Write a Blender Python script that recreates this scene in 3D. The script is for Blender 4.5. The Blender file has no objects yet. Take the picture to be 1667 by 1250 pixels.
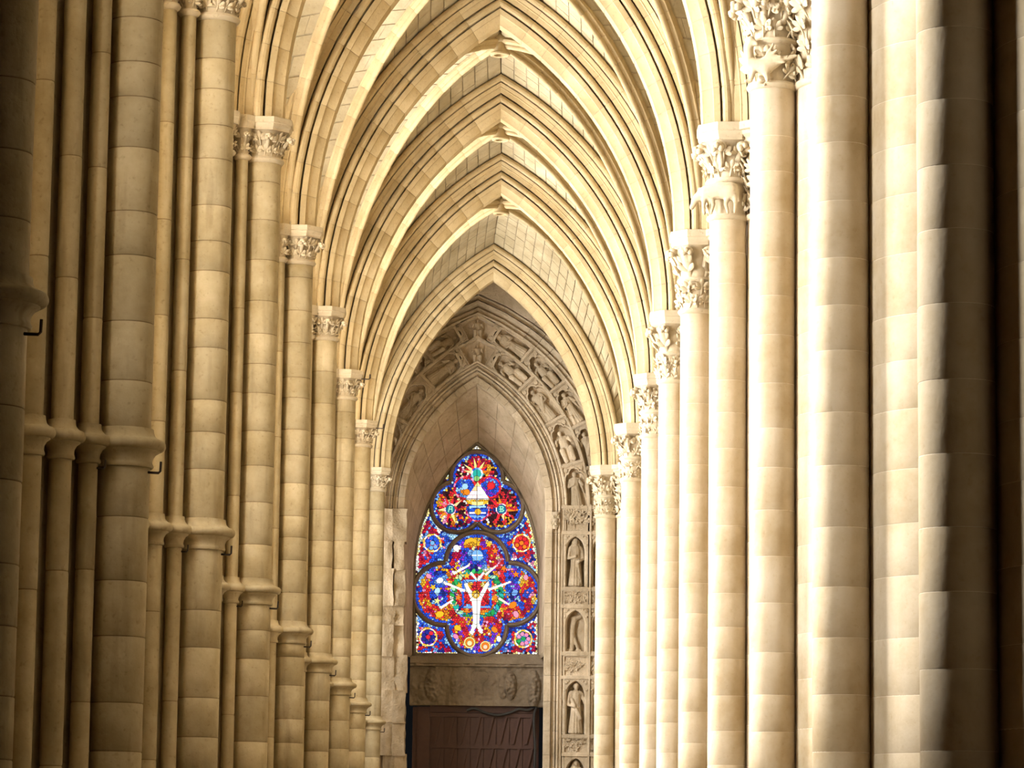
import bpy, bmesh, math, random
import numpy as np
from mathutils import Matrix, Vector
random.seed(7)
SC = bpy.context.scene
COL = SC.collection
PI = math.pi

# ------------------------------------------------------------------ camera
FPX, PITCH, ROLL = 5396.0, 0.1463, 0.0129
EYE = 1.7
_fw = Vector((0, math.cos(PITCH), math.sin(PITCH)))
_r0 = Vector((1, 0, 0)); _u0 = _r0.cross(_fw)
CR = _r0 * math.cos(ROLL) + _u0 * math.sin(ROLL)
CU = -_r0 * math.sin(ROLL) + _u0 * math.cos(ROLL)
cam_d = bpy.data.cameras.new('camera')
cam_d.sensor_width = 36.0
cam_d.lens = FPX / 1667 * 36.0
cam_d.clip_end = 500
cam = bpy.data.objects.new('camera', cam_d); COL.objects.link(cam)
M = Matrix((CR, CU, -_fw)).transposed().to_4x4(); M.translation = (0, 0, EYE)
cam.matrix_world = M
SC.camera = cam

def U(px, py, Y):
    """point seen at photo pixel (px, py) on the plane at distance Y"""
    d = _fw + CR * ((px - 833.5) / FPX) - CU * ((py - 625) / FPX)
    d = d * (Y / d.y)
    return d.x, d.z + EYE

# ------------------------------------------------------------------ world and exposure
w = bpy.data.worlds.new('sky'); SC.world = w; w.use_nodes = True
w.node_tree.nodes['Background'].inputs[0].default_value = (0.75, 0.82, 0.95, 1)
w.node_tree.nodes['Background'].inputs[1].default_value = 0.006
SC.view_settings.view_transform = 'Standard'
SC.view_settings.look = 'None'
SC.view_settings.gamma = 1.0
SC.view_settings.use_curve_mapping = False
SC.view_settings.exposure = 0.0
SC.cycles.use_denoising = True
SC.cycles.max_bounces = 10
SC.cycles.diffuse_bounces = 8
SC.cycles.sample_clamp_indirect = 6.0
WINDOW_LIGHT = 60.0      # daylight behind the aisle windows
NAVE_LIGHT = 0.2         # daylight behind the windows across the nave

# low sun through the aisle windows, from ahead on the left
sd = bpy.data.lights.new('sun', 'SUN'); sd.energy = 8.0; sd.angle = math.radians(9.0); sd.color = (1.0, .96, .90)
sun = bpy.data.objects.new('sun', sd); COL.objects.link(sun)
sun.rotation_euler = Vector((.91, -.40, -.36)).to_track_quat('-Z', 'Y').to_euler()

# ------------------------------------------------------------------ materials
MATS = {}
def stone(name, dark, light, rnd=0.10, bump=0.25, stain=0.35, rough=0.9, pit=.80):
    m = bpy.data.materials.new(name); m.use_nodes = True
    nt = m.node_tree; N = nt.nodes; L = nt.links
    b = N['Principled BSDF']; b.inputs['Roughness'].default_value = rough
    b.inputs['Specular IOR Level'].default_value = 0.15
    geo = N.new('ShaderNodeNewGeometry')
    n1 = N.new('ShaderNodeTexNoise'); n1.inputs['Scale'].default_value = 1.3; n1.inputs['Detail'].default_value = 6; n1.inputs['Roughness'].default_value = .65
    n2 = N.new('ShaderNodeTexNoise'); n2.inputs['Scale'].default_value = 22; n2.inputs['Detail'].default_value = 5
    mp = N.new('ShaderNodeMapping'); mp.inputs['Scale'].default_value = (3.5, 3.5, .45)
    n3 = N.new('ShaderNodeTexNoise'); n3.inputs['Scale'].default_value = 2.2; n3.inputs['Detail'].default_value = 4
    L.new(geo.outputs['Position'], n1.inputs['Vector']); L.new(geo.outputs['Position'], n2.inputs['Vector'])
    L.new(geo.outputs['Position'], mp.inputs['Vector']); L.new(mp.outputs[0], n3.inputs['Vector'])
    r1 = N.new('ShaderNodeValToRGB'); r1.color_ramp.elements[0].position = .33; r1.color_ramp.elements[1].position = .68
    r1.color_ramp.elements[0].color = (*dark, 1); r1.color_ramp.elements[1].color = (*light, 1)
    L.new(n1.outputs['Fac'], r1.inputs['Fac'])
    # streaks of old dirt
    r3 = N.new('ShaderNodeValToRGB'); r3.color_ramp.elements[0].position = .56; r3.color_ramp.elements[1].position = .78
    r3.color_ramp.elements[0].color = (0, 0, 0, 1); r3.color_ramp.elements[1].color = (stain, stain, stain, 1)
    L.new(n3.outputs['Fac'], r3.inputs['Fac'])
    mx = N.new('ShaderNodeMix'); mx.data_type = 'RGBA'
    mx.inputs['B'].default_value = (dark[0] * .55, dark[1] * .5, dark[2] * .45, 1)
    L.new(r3.outputs['Color'], mx.inputs['Factor']); L.new(r1.outputs['Color'], mx.inputs['A'])
    # pits
    r2 = N.new('ShaderNodeValToRGB'); r2.color_ramp.elements[0].position = .27; r2.color_ramp.elements[1].position = .40
    r2.color_ramp.elements[0].color = (pit, pit * .97, pit * .92, 1); r2.color_ramp.elements[1].color = (1, 1, 1, 1)
    L.new(n2.outputs['Fac'], r2.inputs['Fac'])
    m2 = N.new('ShaderNodeMix'); m2.data_type = 'RGBA'; m2.blend_type = 'MULTIPLY'; m2.inputs['Factor'].default_value = 1
    L.new(mx.outputs['Result'], m2.inputs['A']); L.new(r2.outputs['Color'], m2.inputs['B'])
    oi = N.new('ShaderNodeObjectInfo')
    mr = N.new('ShaderNodeMapRange'); mr.inputs['To Min'].default_value = 1 - rnd; mr.inputs['To Max'].default_value = 1 + rnd * .5
    L.new(oi.outputs['Random'], mr.inputs['Value'])
    m3 = N.new('ShaderNodeMix'); m3.data_type = 'RGBA'; m3.blend_type = 'MULTIPLY'; m3.inputs['Factor'].default_value = 1
    cb = N.new('ShaderNodeCombineColor'); 
    for i in range(3): L.new(mr.outputs[0], cb.inputs[i])
    L.new(m2.outputs['Result'], m3.inputs['A']); L.new(cb.outputs[0], m3.inputs['B'])
    L.new(m3.outputs['Result'], b.inputs['Base Color'])
    bp = N.new('ShaderNodeBump'); bp.inputs['Strength'].default_value = bump; bp.inputs['Distance'].default_value = .02
    L.new(n2.outputs['Fac'], bp.inputs['Height']); L.new(bp.outputs[0], b.inputs['Normal'])
    MATS[name] = m
    return m
def plain(name, col, rough=.8, metal=0.0):
    m = bpy.data.materials.new(name); m.use_nodes = True
    nt = m.node_tree; b = nt.nodes['Principled BSDF']
    n = nt.nodes.new('ShaderNodeTexNoise'); n.inputs['Scale'].default_value = 14; n.inputs['Detail'].default_value = 4
    r = nt.nodes.new('ShaderNodeValToRGB')
    r.color_ramp.elements[0].color = (*[c * .75 for c in col], 1); r.color_ramp.elements[1].color = (*[min(1, c * 1.15) for c in col], 1)
    g = nt.nodes.new('ShaderNodeNewGeometry'); nt.links.new(g.outputs['Position'], n.inputs['Vector'])
    nt.links.new(n.outputs['Fac'], r.inputs['Fac']); nt.links.new(r.outputs['Color'], b.inputs['Base Color'])
    b.inputs['Roughness'].default_value = rough; b.inputs['Metallic'].default_value = metal
    MATS[name] = m; return m
def daylight(name, col, strength):
    m = bpy.data.materials.new(name); m.use_nodes = True
    nt = m.node_tree; nt.nodes.clear()
    e = nt.nodes.new('ShaderNodeEmission'); e.inputs[0].default_value = (*col, 1); e.inputs[1].default_value = strength
    o = nt.nodes.new('ShaderNodeOutputMaterial')
    t = nt.nodes.new('ShaderNodeBsdfTransparent'); a = nt.nodes.new('ShaderNodeAddShader')   # clear glass: the sun comes through
    nt.links.new(e.outputs[0], a.inputs[0]); nt.links.new(t.outputs[0], a.inputs[1]); nt.links.new(a.outputs[0], o.inputs[0])
    MATS[name] = m; return m
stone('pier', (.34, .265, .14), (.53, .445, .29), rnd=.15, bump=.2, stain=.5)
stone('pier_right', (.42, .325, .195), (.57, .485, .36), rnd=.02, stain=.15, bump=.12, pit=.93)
stone('arch', (.41, .305, .155), (.53, .42, .245), rnd=.08, stain=.2)
stone('web', (.34, .275, .16), (.50, .42, .275), rnd=.02, stain=.15)
stone('carved', (.45, .37, .25), (.60, .51, .36), rnd=.06, stain=.25)
stone('facade', (.42, .33, .215), (.68, .57, .42), rnd=.14, stain=.55, bump=.9)
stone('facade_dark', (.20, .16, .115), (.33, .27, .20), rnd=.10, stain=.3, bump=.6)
stone('mortar', (.17, .12, .06), (.28, .20, .11), rnd=0)
stone('mortar_web', (.26, .21, .13), (.36, .30, .20), rnd=0)
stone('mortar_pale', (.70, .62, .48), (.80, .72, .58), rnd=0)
stone('floor', (.22, .17, .10), (.30, .24, .15), rnd=.04)
stone('wall', (.26, .195, .11), (.36, .28, .165), rnd=.03)
plain('iron', (.035, .022, .014), .6, .6)
plain('door_wood', (.085, .034, .024), .5)
plain('cable', (.045, .042, .04), .6)
plain('lead', (.03, .028, .026), .5)
daylight('daylight', (1.0, .99, .975), WINDOW_LIGHT)
daylight('end_fill', (1.0, .975, .93), WINDOW_LIGHT * .16)  # glow of the added window that brightens the end wall
daylight('daylight_wide', (1.0, .98, .95), WINDOW_LIGHT * .38)
daylight('daylight_dim', (1.0, .975, .93), WINDOW_LIGHT * .5)
daylight('nave_daylight', (1.0, .95, .86), NAVE_LIGHT)
m = bpy.data.materials.new('stained_glass'); m.use_nodes = True
nt = m.node_tree; nt.nodes.clear()
at = nt.nodes.new('ShaderNodeVertexColor'); at.layer_name = 'glass'
em = nt.nodes.new('ShaderNodeEmission'); em.inputs[1].default_value = 1.2
ou = nt.nodes.new('ShaderNodeOutputMaterial')
nt.links.new(at.outputs[0], em.inputs[0]); nt.links.new(em.outputs[0], ou.inputs[0])
m.cycles.emission_sampling = 'NONE'
MATS['stained_glass'] = m

# ------------------------------------------------------------------ helpers
def mesh(name, verts, faces, mat, smooth=40):
    me = bpy.data.meshes.new(name)
    me.from_pydata([tuple(v) for v in verts], [], faces)
    me.validate(); me.update()
    if smooth:
        me.polygons.foreach_set('use_smooth', [True] * len(me.polygons))
        me.set_sharp_from_angle(angle=math.radians(smooth))
    if mat: me.materials.append(MATS[mat])
    return me
def fixn(me):
    bm = bmesh.new(); bm.from_mesh(me); bmesh.ops.recalc_face_normals(bm, faces=bm.faces); bm.to_mesh(me); bm.free(); return me
def obj(name, me, parent=None, loc=(0, 0, 0), rot=None, scale=None, mat4=None):
    o = bpy.data.objects.new(name, me); COL.objects.link(o)
    if parent: o.parent = parent
    if mat4 is not None: o.matrix_basis = mat4
    else:
        o.location = loc
        if rot: o.rotation_euler = rot
        if scale: o.scale = scale
    return o
def thing(name, label, cat, loc, group=None):
    o = obj(name, None, None, loc); tag(o, label, cat, group); return o
def tag(o, label=None, cat=None, group=None, kind=None):
    if label: o['label'] = label
    if cat: o['category'] = cat
    if group: o['group'] = group
    if kind: o['kind'] = kind
    return o
def struct(name, label, loc=(0, 0, 0), me=None):
    o = obj(name, me, None, loc); o['kind'] = 'structure'; o['label'] = label; o['category'] = name.split('_')[0]; return o

class MB:
    def __init__(s): s.v = []; s.f = []
    def add(s, v, f):
        k = len(s.v); s.v += [tuple(p) for p in v]; s.f += [tuple(i + k for i in q) for q in f]; return s
    def box(s, x0, x1, y0, y1, z0, z1):
        v = [(x, y, z) for x in (x0, x1) for y in (y0, y1) for z in (z0, z1)]
        return s.add(v, [(0, 1, 3, 2), (4, 6, 7, 5), (0, 4, 5, 1), (2, 3, 7, 6), (0, 2, 6, 4), (1, 5, 7, 3)])
    def prism(s, pts, z0, z1):          # polygon in xy (counter-clockwise), extruded in z
        n = len(pts)
        v = [(x, y, z0) for x, y in pts] + [(x, y, z1) for x, y in pts]
        return s.add(v, [(i, (i + 1) % n, n + (i + 1) % n, n + i) for i in range(n)] + [tuple(range(n))[::-1], tuple(range(n, 2 * n))])
    def prism_y(s, pts, y0, y1):        # polygon in xz, extruded in y
        n = len(pts)
        v = [(x, y0, z) for x, z in pts] + [(x, y1, z) for x, z in pts]
        return s.add(v, [(i, (i + 1) % n, n + (i + 1) % n, n + i) for i in range(n)] + [tuple(range(n))[::-1], tuple(range(n, 2 * n))])
    def lathe(s, prof, seg=28, cx=0, cy=0):
        v = []; f = []
        for r, z in prof:
            for k in range(seg):
                a = 2 * PI * k / seg; v.append((cx + r * math.cos(a), cy + r * math.sin(a), z))
        for i in range(len(prof) - 1):
            for k in range(seg):
                k2 = (k + 1) % seg
                f.append((i * seg + k, i * seg + k2, (i + 1) * seg + k2, (i + 1) * seg + k))
        f.append(tuple(range(seg))[::-1]); n = (len(prof) - 1) * seg; f.append(tuple(range(n, n + seg)))
        return s.add(v, f)
    def tube(s, pts, r, seg=8):
        v = []; f = []; n = len(pts)
        for i, p in enumerate(pts):
            p = Vector(p); d = (Vector(pts[min(i + 1, n - 1)]) - Vector(pts[max(i - 1, 0)])).normalized()
            a = d.cross(Vector((0.3, 1, .2))).normalized(); b = d.cross(a)
            for k in range(seg):
                t = 2 * PI * k / seg; v.append(p + a * (r * math.cos(t)) + b * (r * math.sin(t)))
        for i in range(n - 1):
            for k in range(seg):
                k2 = (k + 1) % seg; f.append((i * seg + k, i * seg + k2, (i + 1) * seg + k2, (i + 1) * seg + k))
        f.append(tuple(range(seg))[::-1]); f.append(tuple(range((n - 1) * seg, n * seg)))
        return s.add(v, f)
    def bridge(s, A, B, closed=False):
        n = len(A); m = n if closed else n - 1
        return s.add(list(A) + list(B), [(i, (i + 1) % n, n + (i + 1) % n, n + i) for i in range(m)])
    def make(s, name, mat, smooth=40, fix=True):
        me = mesh(name, s.v, s.f, mat, 0)
        if fix: fixn(me)
        if smooth:
            me.polygons.foreach_set('use_smooth', [True] * len(me.polygons)); me.set_sharp_from_angle(angle=math.radians(smooth))
        return me
CACHE = {}
def cached(key, fn):
    if key not in CACHE: CACHE[key] = fn()
    return CACHE[key]

def ico(c, r, sub=2):
    bm = bmesh.new(); bmesh.ops.create_icosphere(bm, subdivisions=sub, radius=1)
    r = r if isinstance(r, (tuple, list)) else (r, r, r)
    v = [(c[0] + p.co.x * r[0], c[1] + p.co.y * r[1], c[2] + p.co.z * r[2]) for p in bm.verts]
    f = [tuple(x.index for x in q.verts) for q in bm.faces]; bm.free(); return v, f
def capsule(p0, r0, p1, r1, seg=10, n=5):
    p0 = Vector(p0); p1 = Vector(p1); d = p1 - p0; L = d.length; d.normalize()
    a = d.orthogonal().normalized(); b = d.cross(a); rings = []
    for i in range(n + 1):
        t = PI / 2 * i / n; rings.append((-r0 * math.cos(t), r0 * math.sin(t)))
    for i in range(n + 1):
        t = PI / 2 * i / n; rings.append((L + r1 * math.sin(t), r1 * math.cos(t)))
    v = []; f = []
    for h, r in rings:
        r = max(r, 1e-4)
        for k in range(seg):
            t = 2 * PI * k / seg; v.append(p0 + d * h + a * (r * math.cos(t)) + b * (r * math.sin(t)))
    for i in range(len(rings) - 1):
        for k in range(seg):
            k2 = (k + 1) % seg; f.append((i * seg + k, i * seg + k2, (i + 1) * seg + k2, (i + 1) * seg + k))
    f.append(tuple(range(seg))[::-1]); f.append(tuple(range((len(rings) - 1) * seg, len(rings) * seg)))
    return v, f
def blob(name, prims, voxel, mat):
    """one continuous sculpted surface grown from overlapping lumps"""
    mb = MB()
    for p in prims:
        mb.add(*(capsule(*p[1:]) if p[0] == 'c' else ico(p[1], p[2])))
    me = mb.make(name + '_raw', None, 0)
    o = bpy.data.objects.new('tmp', me); COL.objects.link(o)
    md = o.modifiers.new('r', 'REMESH'); md.mode = 'VOXEL'; md.voxel_size = voxel; md.use_smooth_shade = True
    sm = o.modifiers.new('s', 'SMOOTH'); sm.iterations = 2; sm.factor = .4
    dg = bpy.context.evaluated_depsgraph_get(); dg.update()
    out = bpy.data.meshes.new_from_object(o.evaluated_get(dg)); out.name = name
    bpy.data.objects.remove(o); bpy.data.meshes.remove(me)
    out.materials.clear(); out.materials.append(MATS[mat])
    return out

# ------------------------------------------------------------------ the lay-out of the aisle
BAY = 7.2
def D(n): return (5.8262 + n + (.1695 if n == 5 else 0)) * BAY
ZA = 9.56 + EYE          # top of the abaci, where the arches spring
ZB = 3.505 + EYE         # shaft rings on the left piers
XM = -3.25               # axis of the main shafts on the left
AX = -0.29               # axis of the vault
SPAN, ARD = 2.70, 3.317  # half span and centre offset of the vault arches
N0, N1 = -3, 5
ORD = ['nearest', 'second', 'third', 'fourth', 'fifth', 'sixth', 'seventh', 'eighth', 'farthest']

# ------------------------------------------------------------------ setting: floor, walls, ceiling shells
YW = 82.5                # face of the end wall
fl = struct('floor', 'pale stone floor of the aisle and nave')
mb = MB(); mb.box(-8, 24, -12, 86, -.3, 0)
obj('paving', mb.make('paving', 'floor', 0), fl)

def pointed(a, d, n, z0=0.0, cx=0.0):
    """points of a pointed arch from left spring over the apex to right spring (x, z)"""
    R = a + d; th = math.acos(d / R); L = []
    for i in range(n + 1):
        t = th * i / n; L.append((cx + d - R * math.cos(t), z0 + R * math.sin(t)))
    return L + [(2 * cx - x, z) for x, z in L[::-1][1:]]

# left wall: a tall window between each pair of piers
XLW = -4.6
WHW = 1.3
wl = struct('wall_left', 'outer aisle wall with tall windows between the piers')
def rect_path(n, y0, y1, z0, z1):
    """2n+1 points round the top of a rectangle matching pointed()"""
    out = []
    for i in range(2 * n + 1):
        s = i / (2 * n)
        if s < .3: out.append((y0, z0 + (z1 - z0) * s / .3))
        elif s <= .7: out.append((y0 + (y1 - y0) * (s - .3) / .4, z1))
        else: out.append((y1, z1 - (z1 - z0) * (s - .7) / .3))
    return out
WZS = 12.3
def wall_bay_mesh(hw, dp):
    mb = MB(); n = 10
    inn = [(-hw, 5.9)] + pointed(hw, 2.0, n, WZS) + [(hw, 5.9)]
    out = [(-3.6, 5.9)] + rect_path(n, -3.6, 3.6, WZS, 19) + [(3.6, 5.9)]
    f = lambda L, x: [(x, y, z) for y, z in L]
    mb.bridge(f(out, 0), f(inn, 0)); mb.bridge(f(inn, 0), f(inn, -dp)); mb.bridge(f(inn, -dp), f(out, -dp))
    mb.box(-dp, 0, -3.6, 3.6, 0, 5.9)
    return mb.make('wall_bay', 'wall', 30)
def pane_mesh(hw):
    mb = MB(); pts = [(-hw, 5.9)] + pointed(hw, 2.0, 10, WZS) + [(hw, 5.9)]
    mb.add([(0, y, z) for y, z in pts], [tuple(range(len(pts)))[::-1]]); return mb.make('pane', 'daylight', 0, False)
wbm = {0: wall_bay_mesh(WHW, 1.6), 1: wall_bay_mesh(2.1, .7)}; pnm = {0: pane_mesh(WHW), 1: pane_mesh(2.1)}
for n in range(N0 - 4, N1 + 1):
    yc = D(min(n, 4)) + 3.6 if n < 5 else D(5) + 3.6
    if n < 0 and n < N0:      # plain blind bays behind the photographer
        mb = MB(); mb.box(-.9, 0, -3.6, 3.6, 0, 19); me = cached('blind', lambda: mb.make('blind_bay', 'wall', 0))
        obj('wall_bay', me, wl, (XLW, yc, 0)); continue
    if n == 5: continue
    wide = int(n == 4)  # unseen window made wider and shallower here to throw light on the end wall
    obj('wall_bay', wbm[wide], wl, (XLW, yc, 0))
    wn = struct('window_%d' % (n + 5), 'tall pointed aisle window letting in daylight between the left piers', (XLW - (.5 if wide else 1.4), yc, 0))
    me = pnm[wide]
    po = obj('pane', me, wn)
    if wide: po.material_slots[0].link = 'OBJECT'; po.material_slots[0].material = MATS['daylight_wide']
    if n == N0: po.material_slots[0].link = 'OBJECT'; po.material_slots[0].material = MATS['daylight_dim']
    def mul():
        q = MB(); q.box(.0, .2, -.07, .07, 5.9, 12.0)
        q.tube([(.12, 1.0 * math.cos(t) , 12.6 + 1.0 * math.sin(t)) for t in [2 * PI * i / 20 for i in range(21)]], .07)
        return q.make('mullion', 'wall', 40)
    obj('mullion', cached('mul', mul), wn)
mb = MB(); mb.box(-1.6, 0, 0, 2.0, 0, 19); mb.box(-1.6, 0, 4.0, 7, 0, 19); mb.box(-1.6, 0, 2.0, 4.0, 0, 5.9); mb.box(-1.6, 0, 2.0, 4.0, 13.6, 19)
obj('wall_bay', mb.make('end_bay', 'wall', 0), wl, (XLW, D(4) + 7.2, 0))
wn = struct('window_10', 'unseen narrow window added in the left wall to light the carved end wall', (XLW - 1.4, D(4) + 7.2, 0))  # added out of view as a light source for the end wall
mb = MB(); mb.add([(0, 2, 5.9), (0, 4, 5.9), (0, 4, 13.6), (0, 2, 13.6)], [(0, 1, 2, 3)]); obj('pane', mb.make('pane', 'end_fill', 0, False), wn)

# nave side: wall above the arcade and the far side of the nave with its lit windows
XP = 3.80                # axis of the right piers
wr = struct('wall_right', 'wall above the arcade on the nave side')
def spandrel():
    mb = MB(); n = 12
    inn = pointed(3.0, 3.2, n, ZA); out = rect_path(n, -3.6, 3.6, ZA, 24)
    f = lambda L, x: [(x, y, z) for y, z in L]
    mb.bridge(f(out, 0), f(inn, 0)); mb.bridge(f(inn, 0), f(inn, .5)); mb.bridge(f(inn, .5), f(out, .5))
    return mb.make('spandrel', 'wall', 30)
spm = spandrel()
for n in range(N0 - 4, 5): obj('spandrel', spm, wr, (XP - .25, D(n) + 3.6, 0))
mb = MB(); mb.box(-.25, .25, 0, 6.5, 0, 24); obj('end_wall_panel', mb.make('end_wall_panel', 'wall', 0), wr, (XP, D(5) + .6, 0))
wnv = struct('wall_nave', 'far side wall of the nave with lit windows')
mb = MB(); mb.box(22, 22.6, -12, 86, 0, 30); mb.box(3.3, 22.6, 85.4, 86, 0, 30)
obj('masonry', mb.make('masonry', 'wall', 0), wnv)
for k in range(4, 9):
    wn = struct('window_%d' % (k + 20), 'tall window on the far side of the nave', (21.98, D(k - 4) + 3.6, 0))
    mb = MB(); pts = [(-2, 6)] + pointed(2, 2.0, 8, 12) + [(2, 6)]
    me = cached('nwin', lambda: (mb.add([(0, y, z) for y, z in pts], [tuple(range(len(pts)))]), mb.make('pane', 'nave_daylight', 0, False))[1])
    obj('pane', me, wn)
cn = struct('ceiling_nave', 'high vault of the nave beyond the arcade')
mb = MB(); mb.box(3.0, 22.6, -12, 86, 24, 24.4); obj('vault_shell', mb.make('vault_shell', 'wall', 0), cn)

# ------------------------------------------------------------------ arches built stone by stone
def roll(e, y, r, a0, a1, n=6): return [(e + r * math.cos(a0 + (a1 - a0) * i / n), y + r * math.sin(a0 + (a1 - a0) * i / n)) for i in range(n + 1)]
HALF = [(0, 0), (0, .12), (.012, .145), (.028, .15), (.142, .262), (.146, .285), (.16, .292), (.225, .312), (.238, .20), (.25, .195)]
HALF += roll(.318, .315, .062, PI * 1.2, PI * -.2, 8)
HALF += [(.388, .20), (.40, .20), (.402, .355), (.475, .375), (.49, .392), (.505, .39), (.565, .435), (.575, .34)]
HALF += roll(.645, .455, .064, PI * 1.2, PI * -.2, 8)
HALF += [(.718, .38), (.74, .40), (.80, .40)]
PROF = [(e, -y) for e, y in HALF[::-1]] + HALF[1:]            # (outward from the intrados, depth)
RIBH = [(.34, .085), (.215, .085), (.20, .125), (.145, .125), (.125, .09), (.10, .055)]
RIBP = [(e, -y) for e, y in RIBH] + [(.065 - .065 * math.cos(t), .065 * math.sin(t)) for t in [PI * .62 * (-1 + 2 * i / 8) for i in range(9)]] + RIBH[::-1]
RIBP = [(e * .85, y * .78) for e, y in RIBP]

def arc_stone(name, prof, R, th0, th1, mat, ends=None, gap=.003, steps=2):
    """stone swept about the y axis at the origin; starts at direction -x (th=0) and climbs"""
    v = []; f = []; n = len(prof)
    ts = [0, .0001] + [i / steps for i in range(1, steps)] + [.9999, 1]
    cols = [(0, 1), (1, 0)] + [(i + 1, 0) for i in range(1, steps)] + [(0, 0), (0, 1)]
    eC = sum(e for e, y in prof) / n
    for k, t in enumerate(ts):
        inset = .004 if k in (0, len(ts) - 1) else 0
        for i, (e, y) in enumerate(prof):
            a0 = th0 + gap / R
            a1 = (th1 - gap / R) if ends is None else ends[i]
            if k == 1: tt = .012 / max(R * (a1 - a0), .02)
            elif k == len(ts) - 2: tt = 1 - (.012 / max(R * (a1 - a0), .02) if ends is None else 0)
            else: tt = t
            if ends is not None and k >= len(ts) - 2: inset = 0
            a = a0 + (a1 - a0) * tt
            ee = e + inset if e < .6 * max(p[0] for p in prof) else e; yy = y - math.copysign(min(inset, abs(y)), y)
            r = R + ee
            v.append((-r * math.cos(a), yy, r * math.sin(a)))
    m = len(ts)
    for k in range(m - 1):
        for i in range(n - 1): f.append((k * n + i, k * n + i + 1, (k + 1) * n + i + 1, (k + 1) * n + i))
        f.append((k * n + n - 1, k * n, (k + 1) * n, (k + 1) * n + n - 1))
    f.append(tuple(range(n))); f.append(tuple(range((m - 1) * n, m * n))[::-1])
    me = mesh(name, v, f, mat, 0); fixn(me)
    me.polygons.foreach_set('use_smooth', [True] * len(me.polygons)); me.set_sharp_from_angle(angle=math.radians(28))
    return me

def build_arch(root, prof, a, d, nst, mat, cx=0, z=0, key='', rotz=0.0, name='voussoir', mortar=True):
    R = a + d; th = math.acos(d / R); dt = th / nst
    sm = cached(('vs', key, a, d), lambda: arc_stone(name, prof, R, 0, dt, mat))
    ends = [math.acos(d / (R + e)) for e, y in prof]
    km = cached(('vk', key, a, d), lambda: arc_stone(name + '_key', prof, R, th - dt, th, mat, ends=ends))
    base = Matrix.Rotation(rotz, 4, 'Z')
    for side in (1, -1):
        S = Matrix.Identity(4) if side == 1 else Matrix.Rotation(PI, 4, 'Z')
        T = base @ Matrix.Translation((cx, 0, z)) @ S @ Matrix.Translation((d, 0, 0))
        for k in range(nst - 1):
            obj(name, sm, root, mat4=T @ Matrix.Rotation(k * dt, 4, 'Y'))
        obj(name, km, root, mat4=T)
    # bedding mortar seen in the joints
    if mortar:
        inner = [(e + .009, y * .975) for e, y in prof]
        mm = cached(('vm', key, a, d), lambda: arc_stone(name + '_mortar', inner, R, 0, th, 'mortar_web', ends=[math.acos(min(1, d / (R + e))) for e, y in inner], steps=nst))
        for side in (1, -1):
            S = Matrix.Identity(4) if side == 1 else Matrix.Rotation(PI, 4, 'Z')
            obj('joint_mortar', mm, root, mat4=base @ Matrix.Translation((cx, 0, z)) @ S @ Matrix.Translation((d, 0, 0)))

arch_span = {n: (AX, SPAN, ARD) for n in range(N0, 6)}
arch_span[5] = (-.48, 2.41, (4.62 ** 2 - 2.41 ** 2) / (2 * 2.41))
for n in range(N0, N1 + 1):
    cx, a, d = arch_span[n]
    if n <= 1: lab = '%s moulded pointed arch spanning the aisle vault, its point above the picture' % ['nearest', 'second', 'third', 'fourth', 'fifth'][n - N0]
    elif n < 5: lab = 'golden moulded pointed vault arch, %s of those with their point in view' % {2: 'topmost and nearest', 3: 'second from top', 4: 'third from top'}[n]
    else: lab = 'lowest and farthest moulded pointed arch, framing the carved end wall'
    t = thing('transverse_arch', lab, 'arch', (cx, D(n), ZA), 'transverse arches of the aisle vault')
    build_arch(t, PROF, a, d, 13, 'arch', key='tr')
for n in range(N0 - 1, 5):
    t = thing('arcade_arch', 'moulded arcade arch above the right piers, opening to the nave, %s from the viewer' % (['first', 'second', 'third', 'fourth', 'fifth', 'sixth', 'seventh', 'eighth', 'ninth'][n - N0 + 1]), 'arch', (XP, D(n) + 3.6, ZA), 'arcade arches')
    build_arch(t, PROF, 2.75, 3.3, 12, 'arch', key='ar', rotz=PI / 2)
for n in range(N0, 5):
    t = thing('wall_rib', 'slim pointed rib against the left wall over a window, %s from the viewer' % (['first', 'second', 'third', 'fourth', 'fifth', 'sixth', 'seventh', 'eighth'][n - N0]), 'rib', (XLW + .25, D(n) + 3.6, ZA), 'wall ribs')
    build_arch(t, RIBP, 2.6, 3.6, 10, 'arch', key='wr', rotz=PI / 2)

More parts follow.
